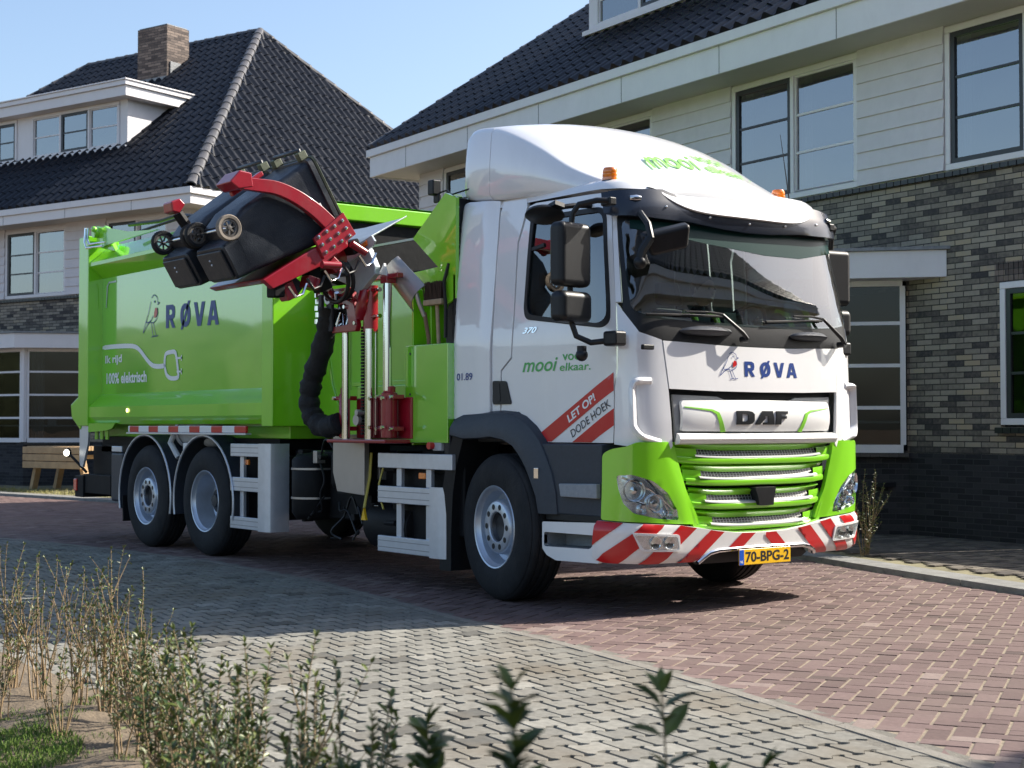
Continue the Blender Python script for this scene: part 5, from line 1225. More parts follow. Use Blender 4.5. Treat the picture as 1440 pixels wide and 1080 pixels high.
# wheel guards with pale edging
for sg in (-1,1):
    for cx in (-7.536,-6.156):
        L_=[];n=22; r0=.655
        for k in range(n+1):
            a=R(-14)+R(208)*k/n; L_.append((cx+math.cos(a)*r0,.535+math.sin(a)*r0*.985))
        m=MB(); secs=[]
        for x,z in L_:
            dx,dz=(x-cx)/r0,(z-.535)/r0
            secs.append([(x,sg*1.265,z),(x,sg*.90,z),(x-dx*.018,sg*.90,z-dz*.018),(x-dx*.018,sg*1.265,z-dz*.018)])
        m.loft(secs); g_=P('mudguard',m,DGREY,ang=50,fixn=True)
        m=MB(); m.tube([(x,sg*1.268,z) for x,z in L_],.011,6); P('guard_edging',m,ALU,g_)
    m=MB(); m.prism([(-8.16,sg*.88,.50),(-8.16,sg*1.25,.50),(-8.14,sg*1.25,.24),(-8.14,sg*.88,.24)],(.02,0,.02)); P('mud_flap',m,BLACKP,fixn=True)
SBM=stripe_mat('marker_stripes',(.78,.79,.78),(.52,.010,.012),(1,0,0),.485,.48,phase=.19)
m=MB(); m.box(-7.90,-5.20,-1.30,-1.27,1.205,1.272); P('striped_rail',m,SBM,bevel=.01)
m=MB(); m.box(-7.92,-5.18,-1.31,-1.25,1.188,1.204); P('rail_edge',m,ALU)
m=MB(); m.box(-6.75,-6.65,-1.20,-1.17,1.02,1.10); P('warning_label',m,WSTICK,bevel=.005)
# side guards (aluminium ladder frames)
def guard(x0,x1,zz,posts,wide):
    m=MB()
    for z0,z1 in zz: m.box(x0,x1-.2*(z0<.9 or 1),-1.262,-1.225,z0,z1)
    g_=P('side_guard',m,ALU,bevel=.006)
    m=MB(); 
    for z0,z1 in zz:
        for q in (.3,.7): zc=z0+(z1-z0)*q; m.box(x0,x1-.2,-1.2645,-1.2622,zc-.003,zc+.003)
    P('guard_groove',m,mat('groove_grey',(.30,.31,.33),.5),g_,flat=True)
    for x in posts: m=MB(); m.box(x-.035,x+.035,-1.224,-1.19,zz[0][0],zz[-1][1]); P('guard_post',m,ALU,g_,bevel=.004)
    z0,z1=wide; secs=[]
    prof=[(x1-.2,-1.264),(x1-.10,-1.264),(x1-.05,-1.258),(x1-.015,-1.235),(x1,-1.19),(x1,-1.05),(x1-.02,-1.05),(x1-.03,-1.19),(x1-.06,-1.225),(x1-.2,-1.225)]
    m=MB(); m.loft([[(x,y,z) for x,y in prof] for z in (z0,z1)]); P('guard_corner',m,ALU,g_,ang=30,fixn=True)
    return g_
guard(-5.58,-4.82,((.308,.42),(.66,.79),(.985,1.105)),(-5.42,),(.302,1.108))
g_=guard(-2.975,-2.03,((.262,.39),(.655,.79)),(-2.72,-2.30),(.255,.80))
m=MB(); m.box(-2.975,-1.93,-1.262,-1.225,.935,1.055); P('guard_rail',m,ALU,g_,bevel=.006)
for x in (-2.72,-2.30): m=MB(); m.box(x-.035,x+.035,-1.224,-1.19,.79,1.05); P('guard_post',m,ALU,g_,bevel=.004)
for x,z in ((-5.38,.93),(-2.42,.88)): m=MB(); m.box(x-.05,x+.05,-1.205,-1.18,z-.025,z+.025); P('side_marker',m,AMBER,bevel=.006)
# things hung on the chassis: tanks, cabinets, valves
TANK=mat('white_tank',(.60,.62,.63),.4,nscale=8,namt=.15,dirt=.4)
m=MB(); m.lathe([(.001,0),(.12,.02),(.16,.07),(.16,.75),(.12,.8),(.001,.82)],(-7.05,-1.02,1.22),(1,0,0),28); P('air_tank',m,TANK,ang=60)
m=MB(); m.lathe([(.17,.0),(.185,.0),(.185,.05),(.17,.05)],(-6.95,-1.02,1.22),(1,0,0),28,closed=True); m.tube([(-6.90,-1.20,1.25),(-6.98,-1.23,1.1),(-6.85,-1.2,.95)],.03,8); P('tank_strap',m,TANK)
m=MB(); m.lathe([(.001,0),(.16,.02),(.20,.08),(.20,.55),(.15,.60),(.001,.62)],(-4.45,-1.0,.42),(0,0,1),28); P('reservoir',m,FRAME,ang=60)
m=MB(); 
for z in (.62,.88): m.lathe([(.203,0),(.207,0),(.207,.018),(.203,.018)],(-4.45,-1.0,z),(0,0,1),28,closed=True)
P('reservoir_strap',m,STEEL)
m=MB(); m.lathe([(.001,0),(.1,.01),(.12,.05),(.12,.30),(.09,.34),(.001,.35)],(-3.95,-.98,.72),(0,0,1),20); P('filter_canister',m,FRAME,ang=60)
m=MB(); m.box(-4.9,-3.4,-.95,-.5,.45,1.05); m.box(-3.3,-2.1,-1.05,-.5,.4,1.0); m.box(-2.95,-2.05,-1.14,-1.0,.35,.95); m.box(-5.55,-4.9,-1.1,-.5,.4,1.0); P('chassis_box',m,FRAME,bevel=.02)
m=MB(); m.lathe([(.001,0),(.18,.02),(.20,.06),(.20,.7),(.001,.74)],(-3.35,-1.0,.45),(1,0,0),24); P('drive_motor',m,FRAME,ang=50)
rn=random.Random(4)
for k in range(16):
    x=rn.uniform(-5.2,-2.1); z=rn.uniform(.35,1.0); m=MB()
    if k%2: m.cyl((x,-1.05,z),(x,-1.13,z),rn.uniform(.02,.05),n=12)
    else: w_=rn.uniform(.04,.09); m.box(x,x+w_,-1.12,-1.03,z,z+rn.uniform(.05,.12))
    P('valve' if k%2 else 'control_box',m,[FRAME,DGREY,STEEL,BLACKP][k%4],bevel=.006)
for k in range(9):
    x=rn.uniform(-4.8,-2.6); z=rn.uniform(.5,1.05); pts=[(x,-1.07,z)]
    for j in range(5): pts.append((pts[-1][0]+rn.uniform(-.12,.2),-1.09+rn.uniform(-.04,.03),max(.3,pts[-1][2]+rn.uniform(-.2,.16))))
    m=MB(); m.tube(curve(pts,4),.010,6); P('cable',m,HOSE,ang=60)
m=MB(); m.prism([(-3.67,-1.27,1.20),(-3.17,-1.27,1.20),(-3.17,-1.27,.70),(-3.60,-1.27,.72),(-3.67,-1.27,.88)],(0,.05,0)); P('steel_plate',m,STEEL,bevel=.005,fixn=True)
m=MB(); m.box(-3.64,-3.2,-1.24,-1.0,.70,1.15); P('plate_backing',m,FRAME)
m=MB(); m.prism([(-3.20,-1.28,.50),(-3.13,-1.28,.50),(-3.165,-1.28,.60)],(0,.02,0)); P('pull_tag',m,YELLOW,fixn=True)
m=MB(); m.tube([(-3.165,-1.27,.60),(-3.16,-1.22,.85),(-3.17,-1.2,1.05)],.012,6); m.tube([(-2.98,-1.2,.95),(-3.02,-1.22,.8),(-2.97,-1.23,.66),(-2.92,-1.24,.60)],.008,6); P('pull_rod',m,mat('yellow_cable',(.55,.45,.08),.5))
for k in range(3): m=MB(); m.tube([(-2.98+.0*k,-1.18,.92-.22*k),(-2.80,-1.2,.93-.22*k)],.022,8); P('pipe_clamp',m,FRAME)
# control box at the cab corner with red button
m=MB(); m.box(-2.20,-2.08,-1.26,-1.15,1.08,1.24); cb_=P('control_box',m,mat('grey_box',(.42,.43,.44),.5),bevel=.01)
m=MB(); m.cyl((-2.19,-1.26,1.12),(-2.19,-1.30,1.12),.028,n=14); P('stop_button',m,REDS,cb_)
m=MB(); m.box(-2.06,-1.98,-1.25,-1.15,1.02,1.27); P('remote_holder',m,BLACKP,bevel=.02); m=MB(); m.box(-2.06,-2.0,-1.26,-1.2,.96,1.02); P('connector',m,REDS,bevel=.01)
m=MB(); m.box(-2.5,-1.95,-1.15,-.9,.9,1.08); P('valve_block',m,FRAME,bevel=.01)
# --- hopper section between the body and the cab
m=MB(); m.prism([(-4.90,-.78,1.22),(-1.98,-.78,1.10),(-1.98,-.78,2.50),(-4.90,-.78,2.56)],(0,.04,0)); hw_=P('hopper_wall',m,GREEN,fixn=True,bevel=.005)
m=MB(); m.tube([(-4.62,-.785,2.5),(-4.60,-.785,2.0),(-4.50,-.785,1.65),(-4.36,-.785,1.40),(-4.40,-.785,1.33),(-4.75,-.785,1.32)],.012,6); P('weld_seam',m,GREEN,hw_)
m=MB(); m.box(-3.95,-2.4,-.86,-.80,1.20,1.62); P('mast_backing',m,GREEN,bevel=.01); m=MB(); m.box(-4.1,-2.0,-.83,-.785,1.62,1.66); P('hopper_rib',m,GREEN,bevel=.006)
for x in (-3.06,-2.46,-2.22): m=MB(); m.box(x-.02,x+.02,-.84,-.785,1.2,2.45); P('hopper_rib',m,GREEN,bevel=.006)
m=MB(); m.box(-4.75,-2.05,-.76,.9,1.25,1.35); m.box(-2.08,-2.03,-1.0,1.1,1.3,2.45); m.box(-4.75,-2.05,.9,.95,1.3,2.9); m.box(-4.8,-2.1,-.735,-.70,1.35,2.50); P('hopper_lining',m,HOPB,flat=True)
m=MB(); m.box(-4.8,-2.02,.96,1.2,1.2,2.95); P('hopper_far_wall',m,GREEN,bevel=.01)
m=MB(); m.prism([(-4.72,-.72,2.62),(-2.6,-.72,2.55),(-2.6,.6,2.2),(-4.72,.6,2.2)],(0,0,.02)); P('packer_plate',m,HOPB,fixn=True)
m=MB(); m.box(-4.76,-2.2,-.70,-.66,2.86,2.88); P('hopper_edge_line',m,STEEL)
fin=[(-2.11,3.07),(-1.97,3.02),(-1.97,2.42),(-2.20,2.50),(-2.56,2.76)]
m=MB(); m.prism([(x,-1.20,z) for x,z in fin],(0,.03,0)); m.prism([(-2.11,-1.17,3.07),(-2.56,-1.17,2.76),(-2.56,-1.05,2.76),(-2.11,-1.05,3.07)],(.02,0,-.02)); m.prism([(-2.56,-1.17,2.76),(-2.20,-1.17,2.50),(-2.20,-1.08,2.50),(-2.56,-1.08,2.76)],(.0,0,-.02)); P('hopper_shield',m,GREEN,fixn=True)
m=MB(); m.box(-2.02,-1.99,-1.19,1.19,1.3,3.02); P('bulkhead',m,BLACKP,bevel=.004)
for z in (2.95,2.8,2.66): m=MB(); m.sphere((-1.99,-1.165,z),.011,8,6); P('bolt',m,CHROME)
m=MB(); m.box(-2.16,-2.03,-.95,1.22,2.98,3.06); P('hopper_front_rail',m,GREEN,bevel=.01)
m=MB(); m.prism([(-2.60,-1.19,2.49),(-1.98,-1.19,2.52),(-1.98,-1.19,2.25),(-2.13,-1.19,2.20),(-2.13,-1.19,2.36),(-2.47,-1.19,2.36)],(0,.03,0)); P('hopper_front_plate',m,GREEN,fixn=True,bevel=.004)
# recess for tools: back wall, floor, wheel-shaped cut-out
m=MB(); m.prism([(-2.60,-.98,1.12),(-2.03,-.98,1.12),(-2.03,-.98,2.52),(-2.60,-.98,2.52)],(0,.02,0)); P('tool_recess',m,GREEN,fixn=True)
m=MB(); 
for k in range(2): m.box(-2.60+.25*k,-2.58+.25*k,-1.18,-.98,1.12,2.36)
P('recess_divider',m,GREEN,bevel=.003)
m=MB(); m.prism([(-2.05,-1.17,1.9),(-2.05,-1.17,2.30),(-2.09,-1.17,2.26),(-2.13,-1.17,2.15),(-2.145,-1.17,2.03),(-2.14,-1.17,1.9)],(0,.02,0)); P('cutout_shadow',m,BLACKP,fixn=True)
m=MB(); m.box(-2.575,-1.99,-1.262,-1.15,1.14,1.905); bp=P('front_box',m,GREENP,bevel=.008)
for z in (1.22,1.52,1.84): m=MB(); m.cyl((-2.50,-1.262,z),(-2.50,-1.266,z),.010,n=10); P('bolt',m,DGREY,bp)
m=MB(); m.box(-2.36,-2.28,-1.20,-1.12,3.08,3.20); m.box(-2.34,-2.26,-1.16,-1.13,3.02,3.09); P('work_light',m,BLACKP,bevel=.012)
m=MB(); m.tube([(-2.30,-1.13,3.10),(-2.2,-1.12,3.11),(-2.1,-1.15,3.06),(-1.9,-1.1,3.09),(-1.7,-1.0,3.12)],.007,6); m.tube([(-2.06,-1.2,2.52),(-2.10,-1.22,2.38),(-2.075,-1.22,2.2),(-2.09,-1.21,1.95)],.014,6); P('cable',m,HOSE,ang=60)
# --- decals on the body side
def bs(x,z,o=0): return (x,-1.095-o,z)
wordmark(lambda a,b,o=0: bs(-7.40+1.22*a,2.30+.245*b-.025*a,o),.004,SIDEP)
robin(lambda a,b,o=0: bs(-7.98+.42*a,2.215+.46*b,o),.004,SIDEP,.022)
m=MB(); stroke(m,curve([(-9.10,2.165),(-8.75,2.165),(-8.35,2.155),(-8.17,2.135),(-8.05,2.09),(-7.88,1.99),(-7.74,1.925),(-7.60,1.905),(-7.42,1.905)],5),.05,bs,.004)
stroke(m,curve([(-7.42,1.90),(-7.42,1.97),(-7.39,2.03),(-7.28,2.045),(-7.17,2.04),(-7.13,1.98),(-7.09,1.83),(-7.10,1.775),(-7.26,1.77),(-7.37,1.81),(-7.42,1.90)],4),.045,bs,.004)
for z in (1.975,1.835): stroke(m,[(-7.12,z),(-7.0,z)],.035,bs,.005); stroke(m,[(-7.01,z-.03),(-7.01,z+.03)],.03,bs,.005)
P('plug_drawing',m,WSTICK,SIDEP,flat=True)
m=MB(); put_text(m,'Ik rijd',lambda a,b:bs(-9.02+.47*a,1.955+.115*b,.004),bold=.03); put_text(m,'100% elektrisch',lambda a,b:bs(-8.98+1.10*a,1.745+.125*b,.004),bold=.03); P('lettering',m,WSTICK,SIDEP,flat=True)
m=MB(); stroke(m,[(-9.0,2.62),(-8.97,2.86),(-8.93,2.90)],.035,bs,.004); stroke(m,[(-8.94,2.90),(-8.72,2.90)],.035,bs,.004); P('reflective_tape',m,ALU,SIDEP,flat=True)
# --- side lift: twin masts, carriage, arm with grab
def rod(x,z0,z1,r=.038,y=-1.40,mt=CHROME,par=None,nm='lift_rod'): m=MB(); m.cyl((x,y,z0),(x,y,z1),r,n=20); return P(nm,m,mt,par,ang=60)
m=MB(); m.box(-3.39,-2.50,-1.50,-1.10,1.135,1.165); lb=P('lift_base',m,REDP,bevel=.01)
m=MB(); m.box(-3.28,-2.46,-1.28,-1.22,1.17,1.50); P('lift_backplate',m,REDP,bevel=.01)
rod(-3.245,1.16,2.05,.036); rod(-3.335,1.57,2.05,.028,-1.32); rod(-2.88,1.16,2.05,.040); rod(-2.955,1.2,2.05,.024,-1.30); rod(-2.65,1.55,2.44,.036,-1.38)
for x,w_ in ((-3.335,.045),(-2.65,.065)):
    m=MB(); m.lathe([(w_*.6,0),(w_,.01),(w_,.36),(w_*.75,.37),(w_*.75,.41),(w_*.5,.42)],(x,-1.36,1.17),(0,0,1),20); lc=P('lift_cylinder',m,REDP,ang=50)
    for z in (1.25,1.50):
        m=MB(); m.box(x-w_-.06,x+w_+.06,-1.40,-1.30,z-.018,z+.018); cl=P('clamp',m,REDP,lc,bevel=.006)
        for s in (-1,1): m=MB(); m.cyl((x+s*(w_+.035),-1.40,z),(x+s*(w_+.035),-1.425,z),.016,n=10); P('bolt',m,CHROME,lc)
for z in (1.26,1.49):
    for x in (-2.60,-2.78): m=MB(); m.cyl((x,-1.45,z),(x,-1.47,z),.016,n=10); P('bolt',m,CHROME)
# drive chain
m=MB()
for k in range(34): z=1.2+k*.026; m.box(-3.035+.006*(k%2),-3.005+.006*(k%2),-1.39,-1.36,z,z+.019)
P('drive_chain',m,FRAME,flat=True)
m=MB(); m.box(-3.03,-2.99,-1.36,-1.30,1.16,2.4); P('chain_guide',m,FRAME)
m=MB(); m.cyl((-3.06,-1.42,1.32),(-3.06,-1.36,1.32),.045,n=16); m.cyl((-3.02,-1.44,1.38),(-3.02,-1.36,1.38),.025,n=12); P('chain_tensioner',m,STEEL)
# carriage
m=MB(); q=[(-3.36,2.035),(-2.99,2.035),(-2.97,2.08),(-2.99,2.20),(-3.05,2.36),(-3.10,2.40),(-3.44,2.40),(-3.42,2.28),(-3.14,2.26),(-3.10,2.10),(-3.36,2.085)]
m.prism([(x,-1.47,z) for x,z in q],(0,.05,0)); P('lift_carriage',m,REDP,bevel=.008,fixn=True)
m=MB(); m.box(-3.36,-3.08,-1.40,-1.37,2.06,2.36); P('carriage_back',m,FRAME)
for k in range(14):
    m=MB(); x=-3.34+.017*k; z=2.10+rn.uniform(0,.2); m.tube([(x,-1.41,z),(x+rn.uniform(-.03,.03),-1.45,z-.04),(x+rn.uniform(-.04,.04),-1.43,z+.06)],.007,6); P('hydraulic_fitting',m,CHROME if k%3 else HOSE,ang=60)
m=MB(); m.cyl((-3.33,-1.48,2.325),(-3.33,-1.53,2.325),.055,n=20); ro=P('guide_roller',m,ALU); m=MB(); m.cyl((-3.33,-1.53,2.325),(-3.33,-1.535,2.325),.030,n=6); P('roller_axle',m,FRAME,ro)
for x,z in ((-3.14,2.33),(-3.14,2.24),(-2.99,2.37),(-2.98,2.10),(-3.04,2.29)): m=MB(); m.cyl((x,-1.47,z),(x,-1.49,z),.016,n=10); P('bolt',m,CHROME)
m=MB(); m.cyl((-2.90,-1.38,2.03),(-2.90,-1.38,2.40),.060,n=20); m.tube([(-2.98,-1.42,2.16),(-2.93,-1.45,2.20),(-2.90,-1.45,2.28),(-2.90,-1.43,2.36)],.05,10); mc=P('mast_sleeve',m,REDP,ang=60)
for z in (2.15,2.36): m=MB(); m.box(-3.0,-2.78,-1.41,-1.36,z-.012,z+.012); P('sleeve_lug',m,REDP,mc,bevel=.004); m=MB(); m.cyl((-2.77,-1.385,z),(-2.75,-1.385,z),.018,n=10); P('bolt',m,CHROME,mc)
m=MB(); m.box(-3.05,-2.48,-1.40,-1.34,2.435,2.475); m.box(-2.70,-2.60,-1.42,-1.33,2.40,2.46); P('mast_head',m,REDP,bevel=.008)
m=MB(); m.prism([(-2.73,-1.41,2.48),(-2.62,-1.41,2.46),(-2.66,-1.41,2.56)],(0,.02,0)); P('mast_tag',m,TANK,fixn=True)
# energy chain sleeve (black, bulky)
def curve3(pts,n=5):
    Q=[Vector(p) for p in pts]; Q=[Q[0]*2-Q[1]]+Q+[Q[-1]*2-Q[-2]]; out=[]
    for i in range(1,len(Q)-2):
        a,b,c,d=Q[i-1:i+3]
        for k in range(n):
            t=k/n; out.append(.5*((2*b)+(c-a)*t+(2*a-5*b+4*c-d)*t*t+(3*b-a-3*c+d)*t**3))
    out.append(Q[-2]); return out
SLV=mat('fabric_sleeve',(.010,.011,.013),.75,nscale=14,namt=.35,bump=.9,bscale=38)
c3=curve3([(-3.42,-1.45,2.25),(-3.45,-1.45,2.12),(-3.57,-1.45,1.88),(-3.70,-1.45,1.68),(-3.76,-1.45,1.50),(-3.72,-1.44,1.36),(-3.58,-1.43,1.27),(-3.42,-1.42,1.27),(-3.33,-1.40,1.30)],6)
rr=[.088+.008*math.sin(k*1.3)+.006*math.sin(k*2.9) for k in range(len(c3))]
m=MB(); m.tube(c3,rr,14); P('hose_sleeve',m,SLV,ang=60)
m=MB(); m.box(-3.50,-3.44,-1.52,-1.49,2.12,2.36); m.box(-3.42,-3.33,-1.49,-1.46,2.05,2.34); P('sleeve_clamp',m,DGREY,bevel=.01)
for k in range(5): m=MB(); m.cyl((-3.53+.012*(k%2),-1.50,2.12+k*.055),(-3.53+.012*(k%2),-1.50,2.16+k*.055),.03,n=10); P('hydraulic_fitting',m,CHROME)
# tipping head: hopper chute plates
CHU=mat('chute_plate',(.50,.56,.60),.35,metal=.3,nscale=5,namt=.15,dirt=.45)
m=MB(); m.prism([(-3.10,-1.50,2.67),(-2.70,-1.50,2.765),(-2.80,-1.10,2.97),(-3.02,-1.08,2.93),(-3.60,-1.15,2.93),(-3.66,-1.42,2.72)],(0,0,.012)); P('chute_flap',m,CHU,fixn=True,bevel=.003)
m=MB(); m.prism([(x,-1.50,z) for x,z in ((-3.12,2.68),(-2.70,2.775),(-2.655,2.73),(-2.69,2.69),(-3.06,2.585))],(0,.02,0)); cf=P('chute_lip',m,CHU,fixn=True,bevel=.004)
m=MB(); m.M=Matrix.Translation((-2.80,-1.502,2.712))@Matrix.Rotation(R(-16),4,'Y'); m.box(-.055,.055,-.012,.0,-.022,.022); P('side_marker',m,AMBER,cf,bevel=.01)
m=MB(); m.prism([(x,-1.48,z) for x,z in ((-3.40,2.64),(-3.08,2.61),(-2.79,2.69),(-2.68,2.535),(-2.68,2.47),(-2.93,2.33),(-3.10,2.42),(-3.37,2.50))],(0,.05,0)); P('chute_side',m,CHU,fixn=True,bevel=.006)
rg=random.Random(9)
for k,(r_,dz) in enumerate(((.19,0),(.165,.01),(.21,-.01))):
    c0=Vector((-3.10,-1.54-.03*k,2.46+dz)); pts=[c0+Vector((math.cos(a)*r_,-.03*math.sin(a),math.sin(a)*r_*.85)) for a in [R(150)-R(300)*q/20 for q in range(21)]]
    m=MB(); m.tube(pts,.017,8); P('hydraulic_hose',m,HOSE if k!=1 else REDP,ang=60)
for k in range(7): 
    m=MB(); a=Vector((-3.42+.05*k,-1.56,2.42-.02*k)); m.cyl(a,a+Vector((rg.uniform(-.04,.05),-.02,rg.uniform(.03,.07))),.02,n=10); P('hydraulic_fitting',m,[CHROME,STEEL,REDP][k%3])
# grab: cross beam, bolted plate, curved arms holding the bins   (a=axis of the bins, b=their back)
AX=Vector((0,.86,.51)); BK=Vector((0,-.51,.86)); 
GO=Vector((-2.80,-2.69,2.57))         # middle of the near bin's near bottom edge
def G(x,up,bk): return Vector((x,GO.y,GO.z))+AX*up+BK*bk
m=MB(); m.prism([G(-2.74,.12,-.30),G(-2.74,.16,-.40),G(-2.74,.62,-.44),G(-2.74,.92,-.42),G(-2.74,.98,-.30),G(-2.74,.55,-.29)],(-.06,0,0)); P('grab_beam',m,REDP,fixn=True,bevel=.01)
m=MB(); m.prism([G(-2.80,.25,-.34),G(-2.80,.30,-.40),G(-2.80,.85,-.42),G(-2.80,.85,-.34)],(-1.15,0,0)); P('grab_cross_beam',m,REDP,fixn=True,bevel=.02)
pc=[G(-2.715,.66,-.40),G(-2.715,.66,-.22),G(-2.715,1.0,-.16),G(-2.715,1.02,-.36)]
m=MB(); m.prism(pc,(-.03,0,0)); bpz=P('bolt_plate',m,REDP,fixn=True,bevel=.006)
for i in range(4):
    for j in range(3):
        p=G(-2.715,.70+.085*i,-.36+.065*j+.006*i); m=MB(); m.lathe([(.016,0),(.014,.010),(.001,.013)],p,(1,0,0),10); P('bolt',m,CHROME,bpz)
def arm(xo,wd,nm='grab_arm'):
    ctr=[(.92,-.34,.10),(.86,-.18,.11),(.80,-.04,.105),(.70,.12,.10),(.58,.25,.095),(.44,.34,.09),(.34,.40,.085)]
    m=MB(); secs=[]
    C_=[G(xo,a,b) for a,b,_ in ctr]; C2=curve3(C_,4); n=len(C2)
    for i,p in enumerate(C2):
        d=(C2[min(i+1,n-1)]-C2[max(i-1,0)]).normalized(); nn=Vector((1,0,0)).cross(d).normalized(); t=i/(n-1); h=.062-.016*t
        secs.append([p-nn*h,p+nn*h,p+nn*h-Vector((wd,0,0)),p-nn*h-Vector((wd,0,0))])
    m.loft(secs); return P(nm,m,REDP,fixn=True,bevel=.006)
arm(-2.735,.055)
m=MB(); m.prism([G(-2.73,.40,.34),G(-2.73,.28,.38),G(-2.73,.24,.46),G(-2.73,.36,.50),G(-2.73,.44,.44)],(-.25,0,0)); P('arm_pad',m,REDP,fixn=True,bevel=.012)
m=MB(); m.prism([G(-3.40,.08,.36),G(-3.40,.03,.40),G(-3.40,.06,.47),G(-3.40,.14,.46),G(-3.40,.16,.40)],(-.16,0,0)); P('arm_pad',m,REDP,fixn=True,bevel=.012)
m=MB(); m.tube([G(-3.48,.10,.36),G(-3.48,.12,.22)],.045,8); P('pad_stem',m,FRAME)
m=MB(); m.prism([G(-2.9,.30,.37),G(-2.9,.62,.40),G(-2.9,.62,.36),G(-2.9,.30,.33)],(-.05,0,0)); P('arm_link',m,REDP,fixn=True,bevel=.01)
for k,(a,b) in enumerate(((.22,-.44),(.34,-.49),(.42,-.46),(.52,-.53),(.60,-.48),(.68,-.56),(.76,-.50),(.84,-.55),(.92,-.48),(1.0,-.46))):
    m=MB(); m.M=Matrix.Translation(G(-2.80-.06*(k%3),a,b))@Matrix.Rotation(R(31+25*(k%4)-30),4,'X'); m.box(-.10,.03,-.045-.01*(k%3),.05,-.05-.025*(k%3),.06); P('linkage_block',m,[FRAME,REDP,DGREY,REDP,FRAME][k%5],bevel=.012)
for k in range(5):
    p=G(-2.72,.28+.17*k,-.44-.02*k); m=MB(); m.tube([p,p+Vector((.02,.05,-.08)),p+Vector((.0,.12,-.05)),p+Vector((.01,.15,.03))],.012,6); P('hydraulic_hose',m,HOSE if k%2 else CHROME,ang=60)
for a_,b_,c_,d_ in ((.60,-.42,.74,-.50),(.92,-.40,1.0,-.52)): m=MB(); m.cyl(G(-2.68,a_,b_),G(-2.68,c_,d_),.030,n=12); P('grab_cylinder',m,REDP)
# ---------------------------------------------------------------- wheelie bins held by the grab
def bin_(name,label,x1,group):
    rt=root(name,label,'wheelie bin',tuple(G(x1-.285,0,0)),0,group)
    rot=Matrix(((-1,0,0),(0,BK.y,AX.y),(0,BK.z,AX.z)))        # local x=world x, y=back, z=axis
    rt.rotation_euler=rot.to_euler()
    hw0,hw1=.235,.285; 
    def sec(z,hw,f,b,r=.05): 
        return [(x,y,z) for x,y in rounded([(-hw,-f),(hw,-f),(hw,b),(-hw,b)],r,4)]
    m=MB(); m.loft([sec(0,hw0-.01,.215,.05),sec(.012,hw0,.225,.06),sec(.14,hw0+.004,.235,.075),sec(.145,hw0+.006,.235,.17),sec(.30,.25,.25,.235),sec(.95,hw1-.01,.325,.31),sec(.955,hw1+.012,.345,.325),sec(.995,hw1+.012,.345,.325),sec(1.0,hw1,.33,.31)],cap=True)
    b=m.build('bin_body',BINM,rt,ang=35,world=False)
    m=MB(); m.loft([sec(1.003,hw1+.014,.35,.33),sec(1.02,hw1+.018,.355,.335),sec(1.045,hw1-.02,.30,.30),sec(1.06,hw1-.06,.24,.25)],cap=True); m.build('lid',mat('lid_worn',(.085,.095,.06),.5,nscale=18,namt=.5,dirt=.5),rt,ang=40,world=False)
    m=MB(); m.tube([(-.20,.335,.97),(-.20,.40,.985),(.20,.40,.985),(.20,.335,.97)],.016,8); m.build('handle',BINM,rt,ang=60,world=False)
    for s in (-.2,.2): m=MB(); m.box(s-.03,s+.03,.32,.39,.94,1.02); m.build('hinge',mat('hinge_worn',(.085,.10,.06),.6,nscale=30,namt=.5),rt,bevel=.01,world=False)
    m=MB(); m.cyl((-.27,.155,.10),(.27,.155,.10),.011); m.build('axle',CHROME,rt,world=False)
    for s in (-1,1):
        m=MB(); m.lathe([(.072,.022),(.092,.025),(.1,.015),(.1,-.015),(.092,-.025),(.072,-.022)],(s*.268,.155,.10),(s,0,0),36,closed=True); wh=m.build('wheel',mat('dusty_tyre',(.22,.185,.15),.8,nscale=30,namt=.25,dirt=.3) if (s<0 and x1>-3) else RUBBER,rt,ang=40,world=False)
        m=MB(); m.lathe([(.073,.012),(.073,-.012),(.055,-.012),(.055,.016)],(s*.268,.155,.10),(s,0,0),28,closed=True)
        for k in range(7):
            a=2*math.pi*k/7; m.bar((s*.272,.155,.10),(s*.272,.155+.06*math.cos(a),.10+.06*math.sin(a)),.012,.012,(1,0,0))
        m.lathe([(.016,-.01),(.016,.022),(.001,.024)],(s*.268,.155,.10),(s,0,0),12); m.build('wheel_hub',mat('bin_hub',(.10,.092,.085),.5,nscale=30,namt=.3,dirt=.6),wh,ang=40,world=False)
    m=MB(); m.loft([[(x,y,z) for x,y in ((-.20,-.20),(.20,-.20),(.20,.03),(-.20,.03))] for z in (.0,-.022)]); m.build('base_step',BINM,rt,bevel=.02,seg=3,world=False)
    for q in (-.07,-.035): m=MB(); m.sphere((.02,q,-.024),.009,8,6); m.build('base_screw',ALU,rt,world=False)
    return rt
b1=bin_('wheelie_bin','black wheelie bin tipped in the red grab, nearest the cab, with the white sticker',-2.80,'bins gripped by the lift')
m=MB(); m.M=Matrix.Identity(4); m.box(-.2865,-.2815,-.10,-.02,.80,.90); m.build('sticker',WSTICK,b1,world=False,flat=True)
b2=bin_('wheelie_bin','black wheelie bin tipped in the red grab, behind the first and nearest the logo',-3.42,'bins gripped by the lift')
